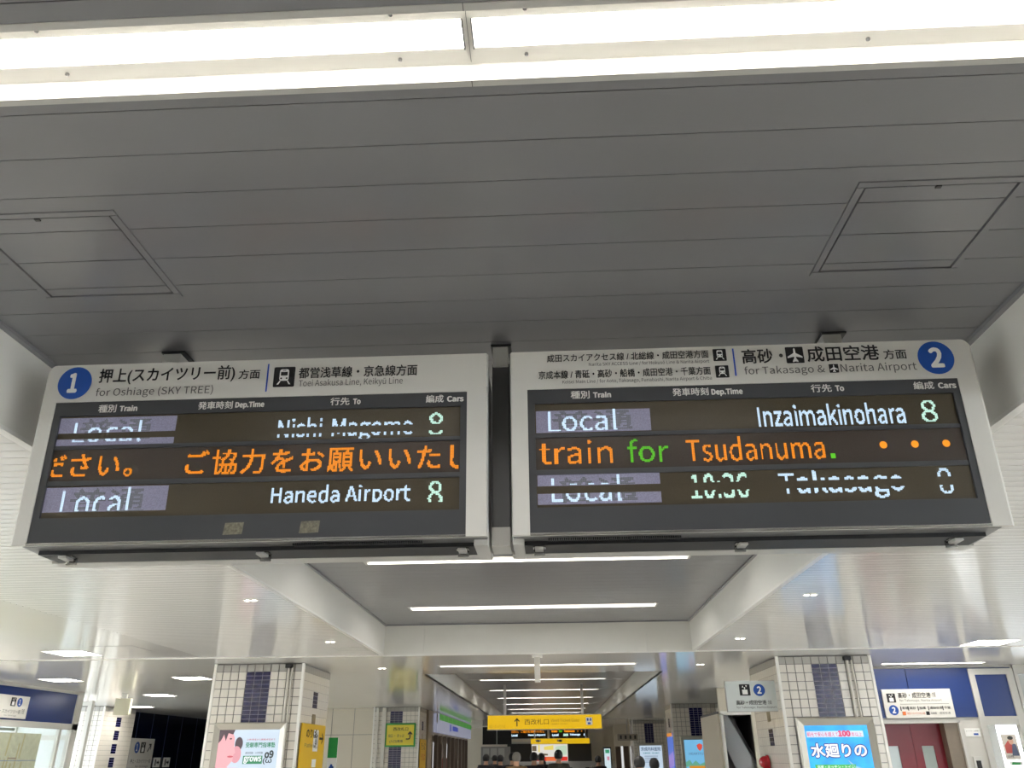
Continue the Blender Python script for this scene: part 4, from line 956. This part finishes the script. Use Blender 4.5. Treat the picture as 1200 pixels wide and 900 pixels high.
# ------------------------------------------------------------------ people (backs to us, walking to the gate)
def skinned(name, pts, edges, m, sub=1):
    me = bpy.data.meshes.new(name+'_src'); me.from_pydata([p[:3] for p in pts], edges, [])
    o = bpy.data.objects.new(name+'_src', me); C.objects.link(o)
    md = o.modifiers.new('skin', 'SKIN'); md.use_smooth_shade = True
    for i, p in enumerate(pts):
        r = p[3]; me.skin_vertices[0].data[i].radius = r if isinstance(r, tuple) else (r, r)
    me.skin_vertices[0].data[0].use_root = True
    sb = o.modifiers.new('sub', 'SUBSURF'); sb.levels = sb.render_levels = sub
    bpy.context.view_layer.update()
    out = bpy.data.meshes.new_from_object(o.evaluated_get(bpy.context.evaluated_depsgraph_get()))
    bpy.data.objects.remove(o); bpy.data.meshes.remove(me)
    out.name = name; out.materials.clear(); out.materials.append(m); out.shade_smooth()
    return out
def person_meshes(stride):
    """1.70 m walker facing +Y; the body is one skin, clothes and hair are worn over it."""
    P, E = [], []
    def add(x, y, z, r, par=None):
        P.append((x, y, z, r)); i = len(P)-1
        if par is not None: E.append((par, i))
        return i
    pel = add(0, 0, .92, (.145, .105)); sp = add(0, .0, 1.10, (.125, .09), pel); ch = add(0, 0, 1.30, (.15, .10), sp)
    nk = add(0, .0, 1.44, .055, ch); nk2 = add(0, .01, 1.50, .052, nk); jaw = add(0, .03, 1.545, (.062, .075), nk2); hd = add(0, .025, 1.60, (.074, .09), jaw); tp = add(0, .02, 1.665, (.055, .065), hd)
    ns = add(0, .118, 1.59, .012, hd)
    for s in (-1, 1):
        ear = add(s*.082, .02, 1.595, .014, hd)
        sh = add(s*.17, 0, 1.385, .058, ch); el = add(s*.225, -.03*s*stride, 1.11, .043, sh); wr_ = add(s*.235, .08+.04*s*stride, .87, .030, el); pa = add(s*.235, .10+.05*s*stride, .80, (.020, .036), wr_)
        for k_, (dy, ln) in enumerate(((.030, .070), (.010, .082), (-.010, .076), (-.028, .060))):
            f1 = add(s*.233, .105+.05*s*stride+dy, .755, .0085, pa); add(s*.225, .115+.05*s*stride+dy, .755-ln*.6, .0075, f1)
        th = add(s*.222, .145+.05*s*stride, .80, .0095, pa); add(s*.212, .155+.05*s*stride, .765, .008, th)
        hp = add(s*.085, 0, .86, .085, pel); kn = add(s*.09, .06+.10*s*stride, .48, .058, hp); an = add(s*.09, -.02+.16*s*stride, .09, .038, kn); add(s*.095, .12+.16*s*stride, .035, .035, an)
    body = skinned('body', P, E, skin_m)
    P2, E2 = [], []
    def ad(x, y, z, r, par=None):
        P2.append((x, y, z, r)); i = len(P2)-1
        if par is not None: E2.append((par, i))
        return i
    a = ad(0, 0, .80, (.185, .135)); b_ = ad(0, 0, 1.08, (.165, .125), a); c = ad(0, 0, 1.31, (.185, .13), b_); ad(0, 0, 1.44, (.085, .08), c)
    for s in (-1, 1):
        sh = ad(s*.18, 0, 1.385, .075, c); el = ad(s*.23, -.03*s*stride, 1.11, .062, sh); ad(s*.237, .075+.04*s*stride, .89, .048, el)
    coat = skinned('coat', P2, E2, None)
    P2.clear(); E2.clear(); a = ad(0, 0, .90, (.16, .12))
    for s in (-1, 1):
        hp = ad(s*.088, 0, .82, .10, a); kn = ad(s*.09, .06+.10*s*stride, .48, .074, hp); ad(s*.09, -.01+.16*s*stride, .12, .058, kn)
    trousers = skinned('trousers', P2, E2, None)
    shoe = MB()
    for s in (-1, 1): shoe.box(s*.095-.045, s*.095+.045, -.07+.16*s*stride, .19+.16*s*stride, 0, .075)
    shoes = shoe.mesh('shoes', slot_m)
    hair = MB(); N = 14; rows_ = []
    for j in range(8):
        ph = math.radians(-38+j*128/7); row = []
        for i in range(N):
            th = 2*math.pi*i/N; front = max(0, math.sin(th))
            lift = front*max(0, .075-j*.012)
            row.append((.092*math.cos(ph)*math.cos(th), .012+.108*math.cos(ph)*math.sin(th)-front*.012, 1.60+.108*math.sin(ph)+lift))
        rows_.append(row)
    n0 = len(hair.v)
    for row in rows_: hair.v += row
    for j in range(7):
        for i in range(N): hair.f.append((j*N+i, j*N+(i+1) % N, (j+1)*N+(i+1) % N, (j+1)*N+i))
    hair.f.append(tuple(7*N+i for i in range(N)))
    hm = hair.mesh('hair', hair_m); hm.shade_smooth()
    eyes = [MB().cyl((s*.032, .100, 1.612), .010, .008, 'y', 8).mesh('eye', slot_m) for s in (-1, 1)]
    mouth = MB().box(-.024, .024, .100, .108, 1.552, 1.560).mesh('mouth', mat('lips', (150, 84, 80)))
    return dict(body=body, coat=coat, trousers=trousers, shoes=shoes, hair=hm, eye=eyes, mouth=mouth)
skin_m = mat('skin', (206, 160, 132), rough=.5); hair_m = mat('black_hair', (20, 18, 18), rough=.55)
sets = [person_meshes(.0), person_meshes(1.), person_meshes(-1.)]
people = [(-1.72, 22.4, 1.66, 'black', 'black coat near the black display panels', 0), (-1.74, 26.1, 1.64, 'grey', 'grey coat walking behind the black-coated one', 1), (-1.38, 22.9, 1.64, 'black', 'black coat with dark bag strap before the gate counter', 2),
          (-.90, 19.5, 1.68, 'black', 'black coat beside the tan-coated one', 1), (-.72, 17.2, 1.68, 'tan', 'tan coat and grey knitted hat', 2), (-.40, 18.6, 1.68, 'black', 'black coat right of the grey hat', 0), (-.28, 21.0, 1.67, 'black', 'black coat in front of the advert screen edge', 1),
          (.12, 18.4, 1.72, 'olive', 'dark olive jacket silhouetted against the advert screen', 2), (-.28, 25.5, 1.50, 'black', 'dark coat, shorter figure under the advert screen', 0), (1.16, 22.4, 1.60, 'black', 'black coat walking alone towards the gates', 1),
          (1.32, 13.4, 1.59, 'black', 'black coat and dark hair below the clinic poster', 2), (1.66, 14.4, 1.56, 'black', 'black coat, the shorter of two below the clinic poster', 0)]
coats = {'black': mat('coat_black', (20, 20, 23), rough=.7), 'grey': mat('coat_grey', (70, 68, 66), rough=.8), 'tan': mat('coat_tan', (122, 98, 66), rough=.8), 'olive': mat('coat_olive', (52, 50, 40), rough=.75)}
jeans = mat('trousers_dark', (38, 40, 48), rough=.8); hat_m = mat('hat_grey', (126, 122, 114), rough=.9)
for i, (x, y, h, ck, desc, v) in enumerate(people):
    t = thing('person', 'person in '+desc+', seen from behind', 'person', (x, y, 0), random.uniform(-.15, .15), group='people walking towards the ticket gates')
    t.scale = (h/1.71,)*3; st = sets[v]
    for nm in ('body', 'coat', 'trousers', 'shoes', 'hair', 'mouth'):
        o = link(nm, st[nm], t)
        mm = {'coat': coats[ck], 'trousers': jeans, 'hair': hat_m if ck == 'tan' else hair_m}.get(nm)
        if mm:
            if not st[nm].materials: st[nm].materials.append(mm)
            o.material_slots[0].link = 'OBJECT'; o.material_slots[0].material = mm
        if nm == 'body':
            for e in st['eye']: link('eye', e, o)
        if nm == 'hair' and ck == 'tan': o.name = 'hat'
bpy.data.objects.remove(_to)
